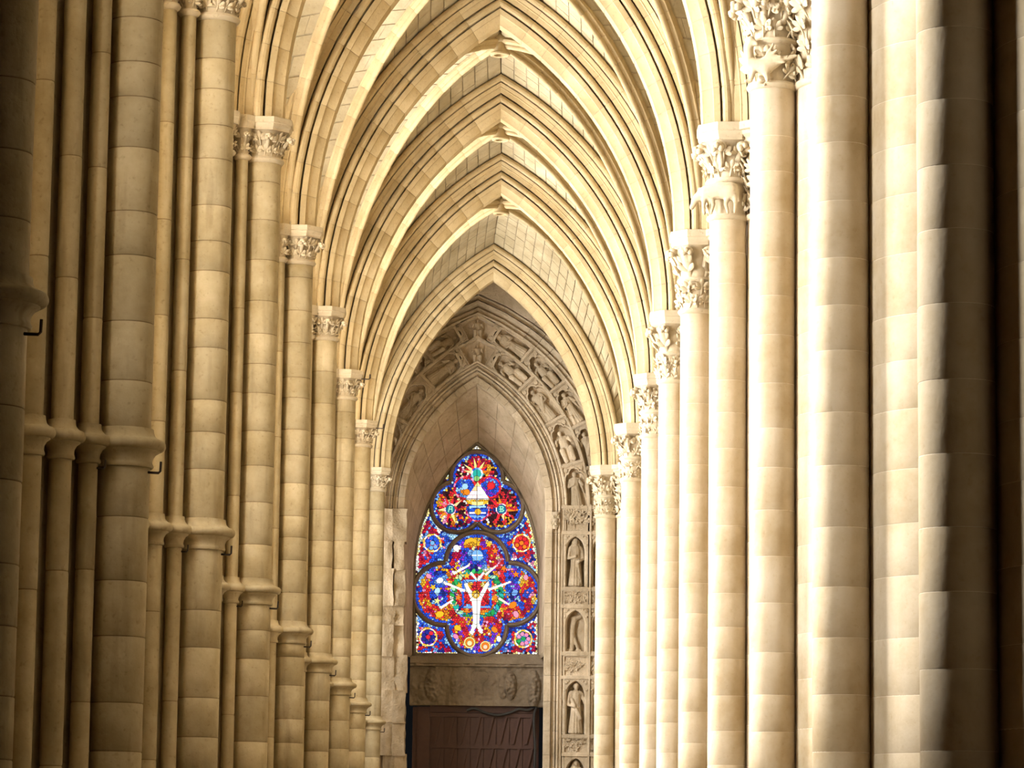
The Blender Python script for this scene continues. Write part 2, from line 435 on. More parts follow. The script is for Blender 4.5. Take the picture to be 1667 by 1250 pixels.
# ---- diagonal ribs, bosses and webs
RISE = 5.56              # underside of the boss above the spring
XRL, XRR = -3.36, 2.76   # where the ribs leave the capitals
def rib_geo(n):
    y0, y1 = D(n) + .34, D(n + 1) - .34
    return y0, y1, (y0 + y1) / 2
XC = (XRL + XRR) / 2
for n in range(N0, 5):
    y0, y1, ym = rib_geo(n)
    for q, (ya, yb) in enumerate(((y0, y1), (y1, y0))):
        nm = ['nearest', 'second', 'third', 'fourth', 'fifth', 'sixth', 'seventh', 'last'][n - N0]
        t = thing('diagonal_rib', 'diagonal vault rib of the %s bay, rising from its %s left corner' % (nm, ['near', 'far'][q]), 'rib', (XC, ym, ZA), 'diagonal ribs of the aisle vault')
        for (xs, ys) in ((XRL, ya), (XRR, yb)):
            dx, dy = XC - xs, ym - ys; Lh = math.hypot(dx, dy); R = (Lh * Lh + RISE * RISE) / (2 * Lh)
            ph = math.asin(RISE / R); ang = math.atan2(dy, dx); ns = 14; dt = ph / ns
            sm = cached(('rib', round(Lh, 2)), lambda: arc_stone('rib_stone', RIBP, R, 0, dt, 'arch', gap=.001))
            T = Matrix.Rotation(ang, 4, 'Z') @ Matrix.Translation((-Lh + R, 0, 0))
            for k in range(ns): obj('rib_stone', sm, t, mat4=T @ Matrix.Rotation(k * dt, 4, 'Y'))
    t = thing('vault_boss', 'round open ring boss where the ribs cross, %s bay' % nm, 'boss', (XC, ym, ZA + RISE - .13), 'vault bosses')
    def boss():
        q = MB(); prof = [(.10, .5), (.10, .03), (.112, .0), (.15, -.012), (.182, .0), (.19, .03), (.175, .045), (.175, .22), (.20, .235), (.215, .27), (.20, .5)]
        q.lathe(prof, 28); q.f = q.f[:-2]; return q.make('boss_ring', 'arch', 35)
    obj('boss_ring', cached('boss', boss), t)

def rib_curve(n, left, far):
    y0, y1, ym = rib_geo(n); xs = XRL if left else XRR; ys = y1 if far else y0
    dx, dy = XC - xs, ym - ys; Lh = math.hypot(dx, dy); R = (Lh * Lh + RISE * RISE) / (2 * Lh); ph = math.asin(RISE / R); e = .18
    def c(t):
        a = ph * t; h = R - (R + e) * math.cos(a); return Vector((xs + dx * h / Lh, ys + dy * h / Lh, ZA + (R + e) * math.sin(a)))
    return c
def tr_curve(n, left, far):
    cx, a, d = arch_span[n + 1 if far else n]; y = D(n + 1) - .42 if far else D(n) + .42
    R = a + d + .72; th = math.acos(d / R); s = -1 if left else 1
    return lambda t: Vector((cx + s * (R * math.cos(th * t) - d), y, ZA + R * math.sin(th * t)))
def side_curve(n, left, far):
    yc = D(n) + 3.6 + (.5 if n == 4 else 0); s = 1 if far else -1
    x, a, d, e = (XLW + .25, 2.6, 3.6, .2) if left else (XP - .42, 2.75, 3.3, .72)
    R = a + d + e; th = math.acos(d / R)
    return lambda t: Vector((x, yc + s * (R * math.cos(th * t) - d), ZA + R * math.sin(th * t)))
def web_patch(mb, ms, A, Bc, cen, nt=24, rng=random, par=None):
    def P(t, s):
        p = A(t).lerp(Bc(t), s); k = .16 * math.sin(PI * s) * math.sin(PI * min(1, t * 1.2) * .5)
        return p + (p - cen).normalized() * k
    nsx = 5
    for i in range(nt):
        t0, t1 = i / nt, (i + 1) / nt
        L = (A((t0 + t1) / 2) - Bc((t0 + t1) / 2)).length
        ns = max(1, int(round(L / .42))); off = .5 if i % 2 else 0
        cuts = [0] + sorted((j + off + rng.uniform(-.15, .15)) / ns for j in range(1 - (1 if off else 0), ns) if 0.08 < (j + off) / ns < .95) + [1]
        g = .045 * (t1 - t0)
        for j in range(len(cuts) - 1):
            gs = .006 / max(L, .2)
            s0, s1 = cuts[j] + gs, cuts[j + 1] - gs
            if s1 - s0 < .01: continue
            q = [P(t0 + g, s0), P(t0 + g, s1), P(t1 - g, s1), P(t1 - g, s0)]
            out = [p + (p - cen).normalized() * .03 for p in q]
            prd = (cen - q[0]).normalized() * rng.uniform(0, .008); q = [p + prd for p in q]
            fq = [(0, 1, 2, 3), (0, 4, 5, 1), (1, 5, 6, 2), (2, 6, 7, 3), (3, 7, 4, 0)]
            if par is not None: obj('web_stone', mesh('web_stone', q + out, fq, 'web', 0), par)
            else: mb.add(q + out, fq)
        for j in range(nsx):
            s0, s1 = j / nsx, (j + 1) / nsx
            q = [P(t0, s0), P(t0, s1), P(t1, s1), P(t1, s0)]; q = [p + (p - cen).normalized() * .012 for p in q]
            ms.add(q, [(0, 1, 2, 3)])
for n in range(N0, 5):
    cen = Vector((XC, D(n) + 3.6, ZA - 1))
    ce = struct('ceiling_%d' % (n - N0 + 1), 'ribbed stone vault over one bay of the aisle')
    mb = MB(); ms = MB()
    for left in (1, 0):
        for far in (1, 0):
            rc = rib_curve(n, left, far)
            web_patch(mb, ms, tr_curve(n, left, far), rc, cen, par=ce if far and n >= -1 else None)
            web_patch(mb, ms, side_curve(n, left, far), rc, cen)
    st = obj('web_stones', mb.make('web_stones', 'web', 0, False), ce); st['kind'] = 'stuff'
    obj('web_bed', ms.make('web_bed', 'mortar_web', 0, False), ce)
    mt = MB(); mt.box(XLW, XP, D(n), D(n + 1), ZA + 6.6, ZA + 6.8); obj('vault_back', mt.make('vault_back', 'wall', 0), ce)
# plain pointed tunnel between the last arch and the end wall, and over the viewer
def tunnel(y0, y1, e, nm, lab):
    ce = struct(nm, lab); cx, a, d = arch_span[5]
    L = pointed(a + e, d, 14, ZA, cx); mb = MB(); mb.bridge([(x, y0, z) for x, z in L], [(x, y1, z) for x, z in L])
    obj('web_bed', mb.make(nm, 'web', 30), ce)
tunnel(D(5), YW + .6, 1.35, 'ceiling_20', 'short pointed vault in front of the end wall')
ce = struct('ceiling_21', 'vault over the viewer'); mb = MB(); mb.box(-7, XP, -12, D(N0), ZA + 6.6, ZA + 6.9); obj('vault_shell', mb.make('shell0', 'wall', 0), ce)

# ------------------------------------------------------------------ leaves and carved pieces for the capitals
def lobe(p, d, L, w, t):
    """one rounded finger of a leaf: from p along d (in the leaf plane), length L, half width w, half thickness t"""
    d = Vector(d).normalized(); nrm = Vector((1, 0, 0)); nrm = (nrm - d * nrm.dot(d)).normalized(); s_ = d.cross(nrm); V = []; F = []
    st = [(0, .35), (.30, .85), (.62, 1.0), (.88, .62)]; seg = 6
    for u, k in st:
        for q in range(seg):
            a = 2 * PI * q / seg; V.append(Vector(p) + d * (L * u) + s_ * (w * k * math.cos(a)) + nrm * (t * k * math.sin(a) + .22 * L * u * u))
    V.append(Vector(p) + d * L + nrm * (.22 * L)); V.append(Vector(p) - d * L * .05)
    for i in range(len(st) - 1):
        for q in range(seg): q2 = (q + 1) % seg; F.append((i * seg + q, i * seg + q2, (i + 1) * seg + q2, (i + 1) * seg + q))
    n_ = len(st) * seg
    for q in range(seg): q2 = (q + 1) % seg; F.append(((len(st) - 1) * seg + q, (len(st) - 1) * seg + q2, n_)); F.append((q2, q, n_ + 1))
    return V, F
def leaf_mesh(kind, mat):
    mb = MB()
    if kind == 0:    # five rounded fingers on a stalk
        mb.add(*lobe((-.03, 0, 0), (.10, 0, 1), .55, .055, .05))
        for a, L, w in ((0, .56, .135), (.75, .50, .125), (-.75, .50, .125), (1.55, .42, .11), (-1.55, .42, .11)):
            mb.add(*lobe((.03, .04 * math.sin(a), .42), (.14, math.sin(a), math.cos(a)), L, w, .06))
    else:            # long leaf with paired side lobes
        mb.add(*lobe((-.03, 0, 0), (.16, 0, 1), 1.05, .15, .07))
        for z, a, L in ((.18, .95, .40), (.42, .75, .40), (.66, .55, .34)):
            for q in (1, -1): mb.add(*lobe((.02 + z * .1, 0, z), (.15, q * math.sin(a), math.cos(a)), L, .095, .055))
    return mb.make('leaf', mat, 70)
LEAF = [leaf_mesh(0, 'carved'), leaf_mesh(1, 'carved')]
def crocket_mesh():
    mb = MB(); pts = []
    for i in range(9):
        t = i / 8 * 4.2; r = .55 - .075 * i * .75
        pts.append((.35 + .55 * math.sin(t * .55) - .1 * i / 8, 0, i * .09 + .2 * math.sin(t)))
    for (c, r) in (((.42, 0, .72), (.26, .30, .24)), ((.58, .16, .58), (.15, .15, .17)), ((.58, -.16, .58), (.15, .15, .17)), ((.66, 0, .70), (.15, .14, .15))):
        mb.add(*ico(c, r, 1))
    mb.add(*capsule((0, 0, 0), .12, (.34, 0, .68), .14, 7, 2))
    return mb.make('crocket', 'carved', 60)
CROCK = crocket_mesh()
def put_leaf(parent, r, z, ang, size, tilt=0, spin=0, kind=0, cx=0, cy=0, me=None):
    T = Matrix.Translation((cx + r * math.cos(ang), cy + r * math.sin(ang), z)) @ Matrix.Rotation(ang, 4, 'Z') @ Matrix.Rotation(tilt, 4, 'Y') @ Matrix.Rotation(spin, 4, 'X') @ Matrix.Diagonal((size, size, size, 1))
    return obj('leaf' if me is None else 'crocket', me or LEAF[kind], parent, mat4=T)

def octagon(A, cx=0, cy=0, rot=PI / 8):
    r = A / math.cos(PI / 8); return [(cx + r * math.cos(rot + k * PI / 4), cy + r * math.sin(rot + k * PI / 4)) for k in range(8)]
def abacus_mesh(shapes, h, mat='carved'):
    mb = MB()
    for (A, cx, cy) in shapes:
        lv = [(A * .90, 0), (A * .90, h * .14), (A * .95, h * .30), (A * .965, h * .5), (A, h * .55), (A, h)]
        for i in range(len(lv) - 1):
            mb.bridge([(x, y, lv[i][1]) for x, y in octagon(lv[i][0], cx, cy)], [(x, y, lv[i + 1][1]) for x, y in octagon(lv[i + 1][0], cx, cy)], True)
        mb.add([(x, y, 0) for x, y in octagon(lv[0][0], cx, cy)], [tuple(range(8))[::-1]])
        mb.add([(x, y, h) for x, y in octagon(A, cx, cy)], [tuple(range(8))])
    return mb.make('abacus', mat, 25)
def drum_mesh(r, mat, seg=32):
    c = .002 if mat == 'pier_right' else .004
    mb = MB(); mb.lathe([(r - c, 0), (r, .012), (r, .988), (r - c, 1)], seg); return mb.make('drum', mat, 40)
def stack(parent, r, z0, z1, hmin, hmax, mat, mort, cx=0, cy=0, name='drum', seg=32, rng=random):
    gp = .004 if mat == 'pier_right' else .008
    dm = cached(('drum', r, mat), lambda: drum_mesh(r, mat, seg))
    z = z0
    while z < z1 - .01:
        h = rng.uniform(hmin, hmax)
        if z1 - (z + h) < hmin * .6: h = z1 - z
        obj(name, dm, parent, (cx + rng.uniform(-.0015, .0015), cy, z + gp / 2), (0, 0, rng.uniform(0, 6)), (1, 1, h - gp)); z += h
    mm = cached(('core', round(r, 3), round(z0, 2), round(z1, 2), mort), lambda: MB().lathe([(r - (.003 if mort == 'mortar_pale' else .007), z0), (r - (.003 if mort == 'mortar_pale' else .007), z1)], seg).make('joint_mortar', mort, 40))
    obj('joint_mortar', mm, parent, (cx, cy, 0))
def ring_mesh(r, k=1.0, mat='pier'):
    p = [(r - .01, -.205), (r + .022 * k, -.20), (r + .03 * k, -.185), (r + .022 * k, -.165), (r + .016 * k, -.155), (r + .022 * k, -.12), (r + .045 * k, -.085), (r + .075 * k, -.068), (r + .078 * k, -.058)]
    p += [(r + .082 * k + .046 * k * math.sin(t), -.012 - .046 * math.cos(t)) for t in [PI * (.05 + .95 * i / 9) for i in range(10)]]
    p += [(r + .060 * k, .046), (r + .036 * k, .07), (r + .026 * k, .10), (r + .024 * k, .125), (r - .01, .13)]
    mb = MB(); mb.lathe(p, 36); return mb.make('shaft_ring', mat, 50)
def neck_mesh(r, mat='carved'):
    p = [(r - .01, -.035), (r + .01, -.03), (r + .03, -.012), (r + .045, .012), (r + .03, .04), (r - .01, .045)]
    mb = MB(); mb.lathe(p, 32); return mb.make('necking', mat, 50)
def bell_mesh(r0, r1, h, mat='carved', seg=28):
    p = [(r0, 0), (r0, h * .35), (r0 + (r1 - r0) * .18, h * .6), (r0 + (r1 - r0) * .55, h * .85), (r1, h)]
    mb = MB(); mb.lathe(p, seg); return mb.make('bell', mat, 50)
def hook_mesh():
    mb = MB(); mb.tube([(0, 0, 0), (.09, -.01, -.005), (.105, -.01, .01), (.108, -.01, .09)], .011, 6); return mb.make('iron_hook', 'iron', 50)
HOOK = hook_mesh()

# ------------------------------------------------------------------ left piers
SH = [(-.25, -.30, .08), (-.445, -.55, .093), (-.65, -.80, .085)]
RM = .23
def core_mesh():
    h = [(-.06, -.02), (-.32, -.24), (-.40, -.33), (-.72, -.73), (-.95, -1.03), (-1.36, -1.03)]
    poly = h + [(x, -y) for x, y in h[::-1]]
    mb = MB(); mb.prism(poly[::-1], 0, ZA); return mb.make('pier_core', 'pier', 0)
def upper_core():
    h = [(-.38, -.22), (-.62, -.48), (-.95, -.85), (-1.36, -.9)]
    poly = h + [(x, -y) for x, y in h[::-1]]
    mb = MB(); mb.prism(poly[::-1], ZA, ZA + 1.8); return mb.make('springer_block', 'arch', 0)
LCOL = ['darkest clustered stone pier at the left picture edge, cut off by the frame', 'second clustered pier from the left edge, deep shadowed thin shafts beside a thick round shaft',
        'third clustered pier from the left edge, its leaf capital cut by the top edge', 'fourth clustered pier from the left, first whose whole leafy capital is in view',
        'fifth clustered pier from the left edge, leaf capital below the fourth one', 'sixth clustered pier from the left edge, round bell capital with small leaves',
        'seventh clustered pier from the left edge, low frieze of leaves on its capital', 'eighth clustered pier from the left, next to last before the carved wall', 'slimmest farthest clustered pier on the left, beside the rough portal jamb']
for n in range(N0, N1 + 1):
    rng = random.Random(100 + n)
    t = thing('wall_pier', LCOL[n - N0], 'pier', (XM, D(n), 0), 'clustered piers along the left wall')
    obj('pier_core', cached('pcore', core_mesh), t)
    obj('springer_block', cached('ucore', upper_core), t)
    zn = ZA - .54
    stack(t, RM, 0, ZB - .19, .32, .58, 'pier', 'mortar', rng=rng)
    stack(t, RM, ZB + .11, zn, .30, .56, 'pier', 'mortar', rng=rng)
    obj('shaft_ring', cached('ringM', lambda: ring_mesh(RM)), t, (0, 0, ZB))
    cp = obj('capital', cached('bellM', lambda: bell_mesh(RM - .005, RM + .09, .40)), t, (0, 0, zn))
    obj('necking', cached('neckM', lambda: neck_mesh(RM)), cp)
    obj('abacus', cached('abM', lambda: abacus_mesh([(.37, 0, 0)], .165)), t, (0, 0, ZA - .165))
    kind = [0, 1, 0, 0, 0, 1, 0, 0, 0][n - N0]
    for k in range(10):
        a = -PI * .86 + k * PI * 1.22 / 9
        put_leaf(cp, RM - .01, .035, a, rng.uniform(.17, .20), .10, rng.uniform(-.2, .2), kind)
        if k < 9: put_leaf(cp, RM + .02, .18, a + PI * 1.22 / 18, rng.uniform(.18, .22), .22, rng.uniform(-.25, .25), kind if n != 2 else 0)
    for k in range(4):
        put_leaf(cp, RM + .02, .16, -PI * .75 + k * PI / 3 , .20, .15, 0, me=CROCK)
    for i, (dx, dy, r) in enumerate(SH):
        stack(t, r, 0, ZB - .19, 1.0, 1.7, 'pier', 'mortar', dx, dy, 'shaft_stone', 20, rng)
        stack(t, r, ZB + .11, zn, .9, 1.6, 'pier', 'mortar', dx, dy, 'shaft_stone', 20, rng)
        obj('shaft_ring', cached(('ringS', r), lambda: ring_mesh(r, .85)), t, (dx, dy, ZB))
        c2 = obj('capital', cached(('bellS', r), lambda: bell_mesh(r - .003, r + .05, .40, seg=18)), t, (dx, dy, zn))
        obj('necking', cached(('neckS', r), lambda: neck_mesh(r)), c2)
        obj('abacus', cached(('abS', r), lambda: abacus_mesh([(r + .085, 0, 0)], .165)), t, (dx, dy, ZA - .165))
        for k in range(5):
            a = -PI * .8 + k * PI / 4.2
            put_leaf(c2, r - .005, .04 + .15 * (k % 2), a, .17, .14, rng.uniform(-.2, .2), kind)
        put_leaf(c2, r, .2, -PI * .35, .14, .1, 0, me=CROCK)
    obj('iron_hook', HOOK, t, (RM - .01, -.06, ZB - .24))
    if n < 1: obj('iron_hook', HOOK, t, (SH[0][0] + .06, SH[0][1] - .02, ZB - .24), None, (.8, .8, .8))
    if n in (3, 4): obj('iron_hook', HOOK, t, (.33, -.1, ZA - .15), None, (1.6, 1, 1))

# ------------------------------------------------------------------ right piers
RS, RC, SO = .24, .80, 1.04
RCOL = ['thickest bright round pier at the right edge, half lit and half in brown shadow', 'second round pier from the right edge with a dark shaded flank', 'third round pier from the right, oak-leaf capital with a carved winged creature',
        'right pier whose two-tier capital carries a standing four-legged beast', 'right pier with tall pointed-leaf capital above a ring and scroll frieze', 'right pier with curled corner leaf and medallion on its capital',
        'right pier with dense dark-holed foliage capital, seventh from the right edge', 'right pier with dense foliage capital, next to last before the end wall', 'farthest right pier with lace-like leaf capital, beside the niche statues']
PDX = {4: -.14, 5: -.49}
PDY = {5: -1.0}
def beast_mesh():
    P = [('c', (-.20, 0, .30), .115, (.02, 0, .33), .12), ('c', (.02, 0, .33), .12, (.20, 0, .31), .13), ('c', (-.20, .0, .32), .10, (-.36, 0, .24), .065), ('c', (-.36, 0, .24), .055, (-.44, 0, .12), .04),
         ('c', (-.34, 0, .30), .03, (-.31, -.02, .37), .02)]
    for x, dx in ((-.22, -.02), (-.13, .05), (.17, -.05), (.26, .02)):
        P += [('c', (x, -.03, .26), .06, (x + dx, -.03, .14), .035), ('c', (x + dx, -.03, .14), .033, (x + dx * .3, -.03, .02), .026)]
    P += [('c', (.30, 0, .33), .025, (.34, -.03, .16), .015)]
    return blob('carved_beast', P, .016, 'carved')
def dragon_mesh():
    P = [('c', (-.26, 0, .22), .07, (-.05, 0, .17), .10), ('c', (-.05, 0, .17), .10, (.12, 0, .24), .06), ('c', (.12, 0, .24), .05, (.36, 0, .29), .02), ('c', (-.26, 0, .22), .06, (-.28, 0, .40), .07),
         ('c', (-.28, 0, .40), .07, (-.24, -.04, .47), .06), ('c', (-.24, -.04, .47), .05, (-.16, -.07, .43), .03)]
    P += [('c', (-.20, -.02, .18), .045, (-.24, -.03, .02), .03), ('c', (-.06, -.03, .14), .045, (-.02, -.04, .02), .03), ('c', (-.24, -.03, .02), .028, (-.31, -.05, .01), .02)]
    P += [('c', (-.08, -.03, .24), .035, (.06 + .05 * k, -.05, .42 - .07 * k), .018) for k in range(4)]
    return blob('carved_creature', P, .016, 'carved')
for n in range(N0, N1 + 1):
    rng = random.Random(300 + n)
    t = thing('nave_pier', RCOL[n - N0], 'pier', (XP + PDX.get(n, 0), D(n) + PDY.get(n, 0), 0), 'round piers of the right arcade')
    zn, zm = ZA - 1.21, ZA - .72
    for (r, cx, cy, nm) in ((RC, 0, 0, 'core_drum'), (RS, -SO, 0, 'drum'), (RS, 0, -SO, 'drum')):
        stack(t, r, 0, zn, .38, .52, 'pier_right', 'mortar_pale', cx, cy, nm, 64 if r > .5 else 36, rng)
    def ab(): return abacus_mesh([(.94, 0, 0), (.40, -SO, 0), (.40, 0, -SO)], .225)
    obj('abacus', cached('abR', ab), t, (0, 0, ZA - .225))
    kind = [0, 0, 0, 0, 1, 1, 0, 0, 0][n - N0]
    # core capital
    cp = obj('capital', cached('bellC', lambda: bell_mesh(RC - .01, RC + .12, .99, seg=48)), t, (0, 0, zn))
    obj('necking', cached('neckC', lambda: neck_mesh(RC)), cp)
    for row, (z, s, k) in enumerate(((.03, .30, 10), (.25, .31, 10), (.47, .31, 9), (.66, .30, 9))):
        for j in range(k):
            a = PI * .78 + (j + .5 * (row % 2)) / k * PI * .85
            put_leaf(cp, RC - .005 + .10 * (row / 3) ** 2, z, a, s * rng.uniform(.85, 1.1), .06 + .08 * row, rng.uniform(-.5, .5), kind if row % 2 else 0)
    for (cx, cy) in ((-SO, 0), (0, -SO)):
        a0 = PI * 1.25 if cx else PI * 1.4
        lo = obj('capital', cached('bellR1', lambda: bell_mesh(RS - .005, RS + .025, .49)), t, (cx, cy, zn))
        obj('necking', cached('neckR', lambda: neck_mesh(RS)), lo)
        hi = obj('capital', cached('bellR2', lambda: bell_mesh(RS + .0, RS + .12, .50)), t, (cx, cy, zm))
        obj('necking', cached('neckR2', lambda: neck_mesh(RS + .015)), hi, (0, 0, -.02))
        lower_leaves = True
        if cx and n == 0:
            b = obj('carved_beast', beast_mesh(), lo, mat4=Matrix.Translation((-.14, -RS - .035, .02)) @ Matrix.Rotation(-.35, 4, 'Z') @ Matrix.Diagonal((.82, .8, .95, 1)))
            b['label'] = 'carved four-legged beast standing on the ring'; lower_leaves = False
            for k in range(14): put_leaf(lo, RS + .01, .44, PI * .9 + k * PI / 13, .055, 0, 0, 1)
            put_leaf(lo, RS, .02, PI, .3, 0, .1, 0); put_leaf(lo, RS, .05, PI * 1.82, .34, .1, .2, 0)
        if cx and n == -1:
            b = obj('carved_creature', dragon_mesh(), lo, mat4=Matrix.Translation((-.06, -RS - .03, .02)) @ Matrix.Rotation(-.2, 4, 'Z') @ Matrix.Diagonal((.8, .8, .95, 1)))
            b['label'] = 'carved creature with small wings'; lower_leaves = False
            for (a, z, s, sp) in ((1.52, .2, .26, .5), (1.62, .05, .2, -.6), (1.38, .25, .2, .3), (1.75, .1, .3, .2), (1.2, .05, .3, 0), (1.05, .1, .34, 0), (1.48, .02, .18, 1.2)):
                put_leaf(lo, RS + .01, z, PI * a, s, .1, sp, 0)
        if lower_leaves:
            sz = .21 if n > 2 else .25
            for j in range(8):
                a = a0 - PI * .6 + j / 7 * PI * 1.2
                put_leaf(lo, RS - .005, .03, a, sz * rng.uniform(.85, 1.1), .05, rng.uniform(-.5, .5), kind if n != 1 else 0)
                put_leaf(lo, RS + .0, .22, a + .23, sz * rng.uniform(.9, 1.15), .10, rng.uniform(-.5, .5), 0)
        for j in range(8):
            a = a0 - PI * .6 + j / 7 * PI * 1.2
            if kind == 1:
                if j % 2 == 0: put_leaf(hi, RS + .01, .03, a, .46, .12, rng.uniform(-.2, .2), 1)
            else:
                put_leaf(hi, RS + .01, .02, a, .25 * rng.uniform(.85, 1.1), .12, rng.uniform(-.5, .5), 0)
                put_leaf(hi, RS + .05, .22, a + .23, .26 * rng.uniform(.9, 1.1), .30, rng.uniform(-.5, .5), 0)
        for j in range(5):
            put_leaf(hi, RS + .02, .20, PI * .875 + j * PI / 4, .30, .05, 0, me=CROCK)

# ------------------------------------------------------------------ the carved end wall
KP = YW / FPX * 1.0006
WX, WZ = U(773.5, 830, YW)          # middle of the portal arch at its spring
PA, PD = 115 * KP, 129 * KP
wf = struct('wall_far', 'carved end wall round the portal, worn grey-brown stone')
def portal_path(a, d, z1, n=16, z0=0.0): return [(WX - a, z0), (WX - a, z1)] + pointed(a, d, n, z1, WX)[1:-1] + [(WX + a, z1), (WX + a, z0)]
mb = MB(); n = 16
inn = portal_path(PA + .10, PD, WZ, n)
out = [(XLW, 0), (XLW, WZ)] + [(XLW + (XP + .2 - XLW) * i / (2 * n - 2), 20 if 0 < i < 2 * n - 2 else 20) for i in range(2 * n - 1)] + [(XP + .2, WZ), (XP + .2, 0)]
mb.bridge([(x, YW + .22, z) for x, z in out], [(x, YW + .22, z) for x, z in inn])
mb.bridge([(x, YW + .22, z) for x, z in inn], [(x, YW + 2.9, z) for x, z in inn])
obj('masonry', mb.make('masonry_far', 'facade', 0), wf)

x0, z0 = U(690, 476, YW); x1, z1 = U(900, 463, YW); mb = MB(); mb.box(x0, x1, YW - .22, YW + .25, z0, z1); mb.box(x0, x1, YW - .16, YW + .25, z0 - .05, z0); obj('string_course', mb.make('string_course_far', 'facade', 0), wf)
PORT = [(0, .30), (0, .0), (.015, -.02), (.17, -.03), (.185, .03), (.195, .035)] + roll(.245, -.02, .048, PI * 1.1, -PI * .1, 6) + [(.30, .035), (.315, .03), (.32, -.03), (.365, -.05), (.375, .01)] + roll(.425, -.02, .035, PI * 1.1, -PI * .1, 5) + [(.47, .01), (.48, -.02), (.512, -.05), (.512, .30)]
PORT = [(e, y) for e, y in PORT]
pa = thing('portal_arch', 'inner moulded pointed arch of the portal round the dark embrasure', 'arch', (WX, YW, WZ))
# the profile is one-sided, so both halves are built as mirrored stones
def half_arch(root, prof, a, d, nst, mat, name):
    R = a + d; th = math.acos(d / R); dt = th / nst
    ends = [math.acos(d / (R + e)) for e, y in prof]
    s1 = arc_stone(name, prof, R, 0, dt, mat); k1 = arc_stone(name, prof, R, th - dt, th, mat, ends=ends)
    for side in (1, -1):
        T0 = Matrix.Diagonal((side, 1, 1, 1)) @ Matrix.Translation((d, 0, 0))
        for k in range(nst - 1): obj(name, s1, root, mat4=T0 @ Matrix.Rotation(k * dt, 4, 'Y'))
        obj(name, k1, root, mat4=T0)
half_arch(pa, PORT, PA, PD, 13, 'facade', 'voussoir')
def jamb(h):
    mb = MB(); P = PORT; m = len(P)
    for z in (0, h): mb.v += [(-PA - e, y, z) for e, y in P]
    mb.f += [(i, (i + 1) % m, m + (i + 1) % m, m + i) for i in range(m)] + [tuple(range(m)), tuple(range(m, 2 * m))[::-1]]
    return mb.make('jamb_stone', 'facade', 28)
rng = random.Random(5)
z = -WZ
jm = jamb(1)
while z < -.02:
    h = min(rng.uniform(.45, .75), -z)
    if -z - h < .2: h = -z
    for side in (1, -1): obj('jamb_stone', jm, pa, mat4=Matrix.Translation((0, 0, z + .004)) @ Matrix.Diagonal((side, 1, h - .008, 1)))
    z += h
for side in (1, -1):
    c = obj('jamb_capital', bell_mesh(.07, .12, .42, 'facade', 16), pa, (side * (PA + .25), -.03, -.46))
    for k in range(6): put_leaf(c, .07, .04 + .17 * (k % 2), PI + k * PI / 5, .17, .1, 0, 0)

# outer mouldings above the carved rings
OUT = [(1.605, .25), (1.605, -.06), (1.64, -.08)] + roll(1.70, -.06, .055, PI * 1.1, -PI * .1, 6) + [(1.77, .0), (1.80, .0), (1.86, -.10), (1.92, -.12), (1.94, -.04)] + roll(2.0, -.10, .055, PI * 1.1, -PI * .1, 6) + [(2.07, -.02), (2.10, -.14), (2.45, -.16), (2.45, .25)]
oa = thing('outer_archivolt', 'plain rolled mouldings above the two rings of carved panels', 'arch', (WX, YW, WZ))
half_arch(oa, OUT, PA, PD, 15, 'facade', 'voussoir')

# ---- figures (one continuous surface each)
def robe(P, w=1.0, depth=.75):
    P += [('c', (0, 0, .05), .125 * w, (0, 0, .50), .10 * w), ('c', (0, 0, .50), .10 * w, (0, 0, .74), .105 * w), ('c', (-.085 * w, 0, .77), .058, (.085 * w, 0, .77), .058)]
    for k in range(7):
        a = -PI * .5 + (k - 3) * .42; r0, r1 = .135 * w, .10 * w
        P.append(('c', (r0 * math.cos(a), r0 * math.sin(a), .03), .022, (r1 * math.cos(a) * .9, r1 * math.sin(a), .48 + .05 * (k % 3)), .012))
def head(P, x=0, y=-.02, z=.905, hood=False):
    P += [('c', (x * .6, 0, .80), .04, (x, y, z - .03), .04), ('s', (x, y, z), (.052, .058, .068)), ('s', (x, y - .056, z - .008), (.012, .016, .02)), ('s', (x, y - .045, z - .04), (.03, .02, .02))]
    P += [('s', (x, y + .02, z + .015), (.064, .058, .066))]
    if hood: P += [('c', (x - .055, y + .02, z + .01), .022, (x - .07, .0, z - .14), .03), ('c', (x + .055, y + .02, z + .01), .022, (x + .07, .0, z - .14), .03)]
def arm(P, pts, r=.04):
    for i in range(len(pts) - 1): P.append(('c', pts[i], r * (1 - .2 * i), pts[i + 1], r * (.8 - .15 * i)))
    h = pts[-1]
    P += [('s', h, (.028, .02, .03))] + [('c', h, .008, (h[0] + (k - 1.5) * .012, h[1] - .01, h[2] + .045), .006) for k in range(4)]
FIGS = []
P = []; robe(P); head(P, hood=True); arm(P, [(-.12, 0, .75), (-.15, -.04, .57), (-.02, -.13, .60)]); arm(P, [(.12, 0, .75), (.15, -.04, .56), (.05, -.13, .50)]); P.append(('c', (.02, -.10, .5), .03, (.10, -.11, .08), .02)); FIGS.append(blob('figure', P, .0125, 'facade'))
P = []; robe(P, .95); head(P, .01); arm(P, [(.12, 0, .76), (.17, -.03, .60), (.19, -.09, .74)]); arm(P, [(-.12, 0, .75), (-.15, -.03, .56), (-.04, -.13, .52)]); P.append(('c', (-.09, -.10, .66), .03, (.08, -.12, .30), .03)); FIGS.append(blob('figure', P, .0125, 'facade'))
P = []; robe(P, 1.0); head(P, -.02); arm(P, [(-.12, 0, .75), (-.19, -.05, .62), (-.13, -.12, .74)]); arm(P, [(.12, 0, .75), (.16, -.05, .58), (.02, -.14, .64)]); P += [('c', (.13, .03, .72), .04, (.20, .05, .34), .015), ('c', (-.13, .03, .72), .04, (-.20, .05, .40), .015)]; FIGS.append(blob('figure', P, .0125, 'facade'))
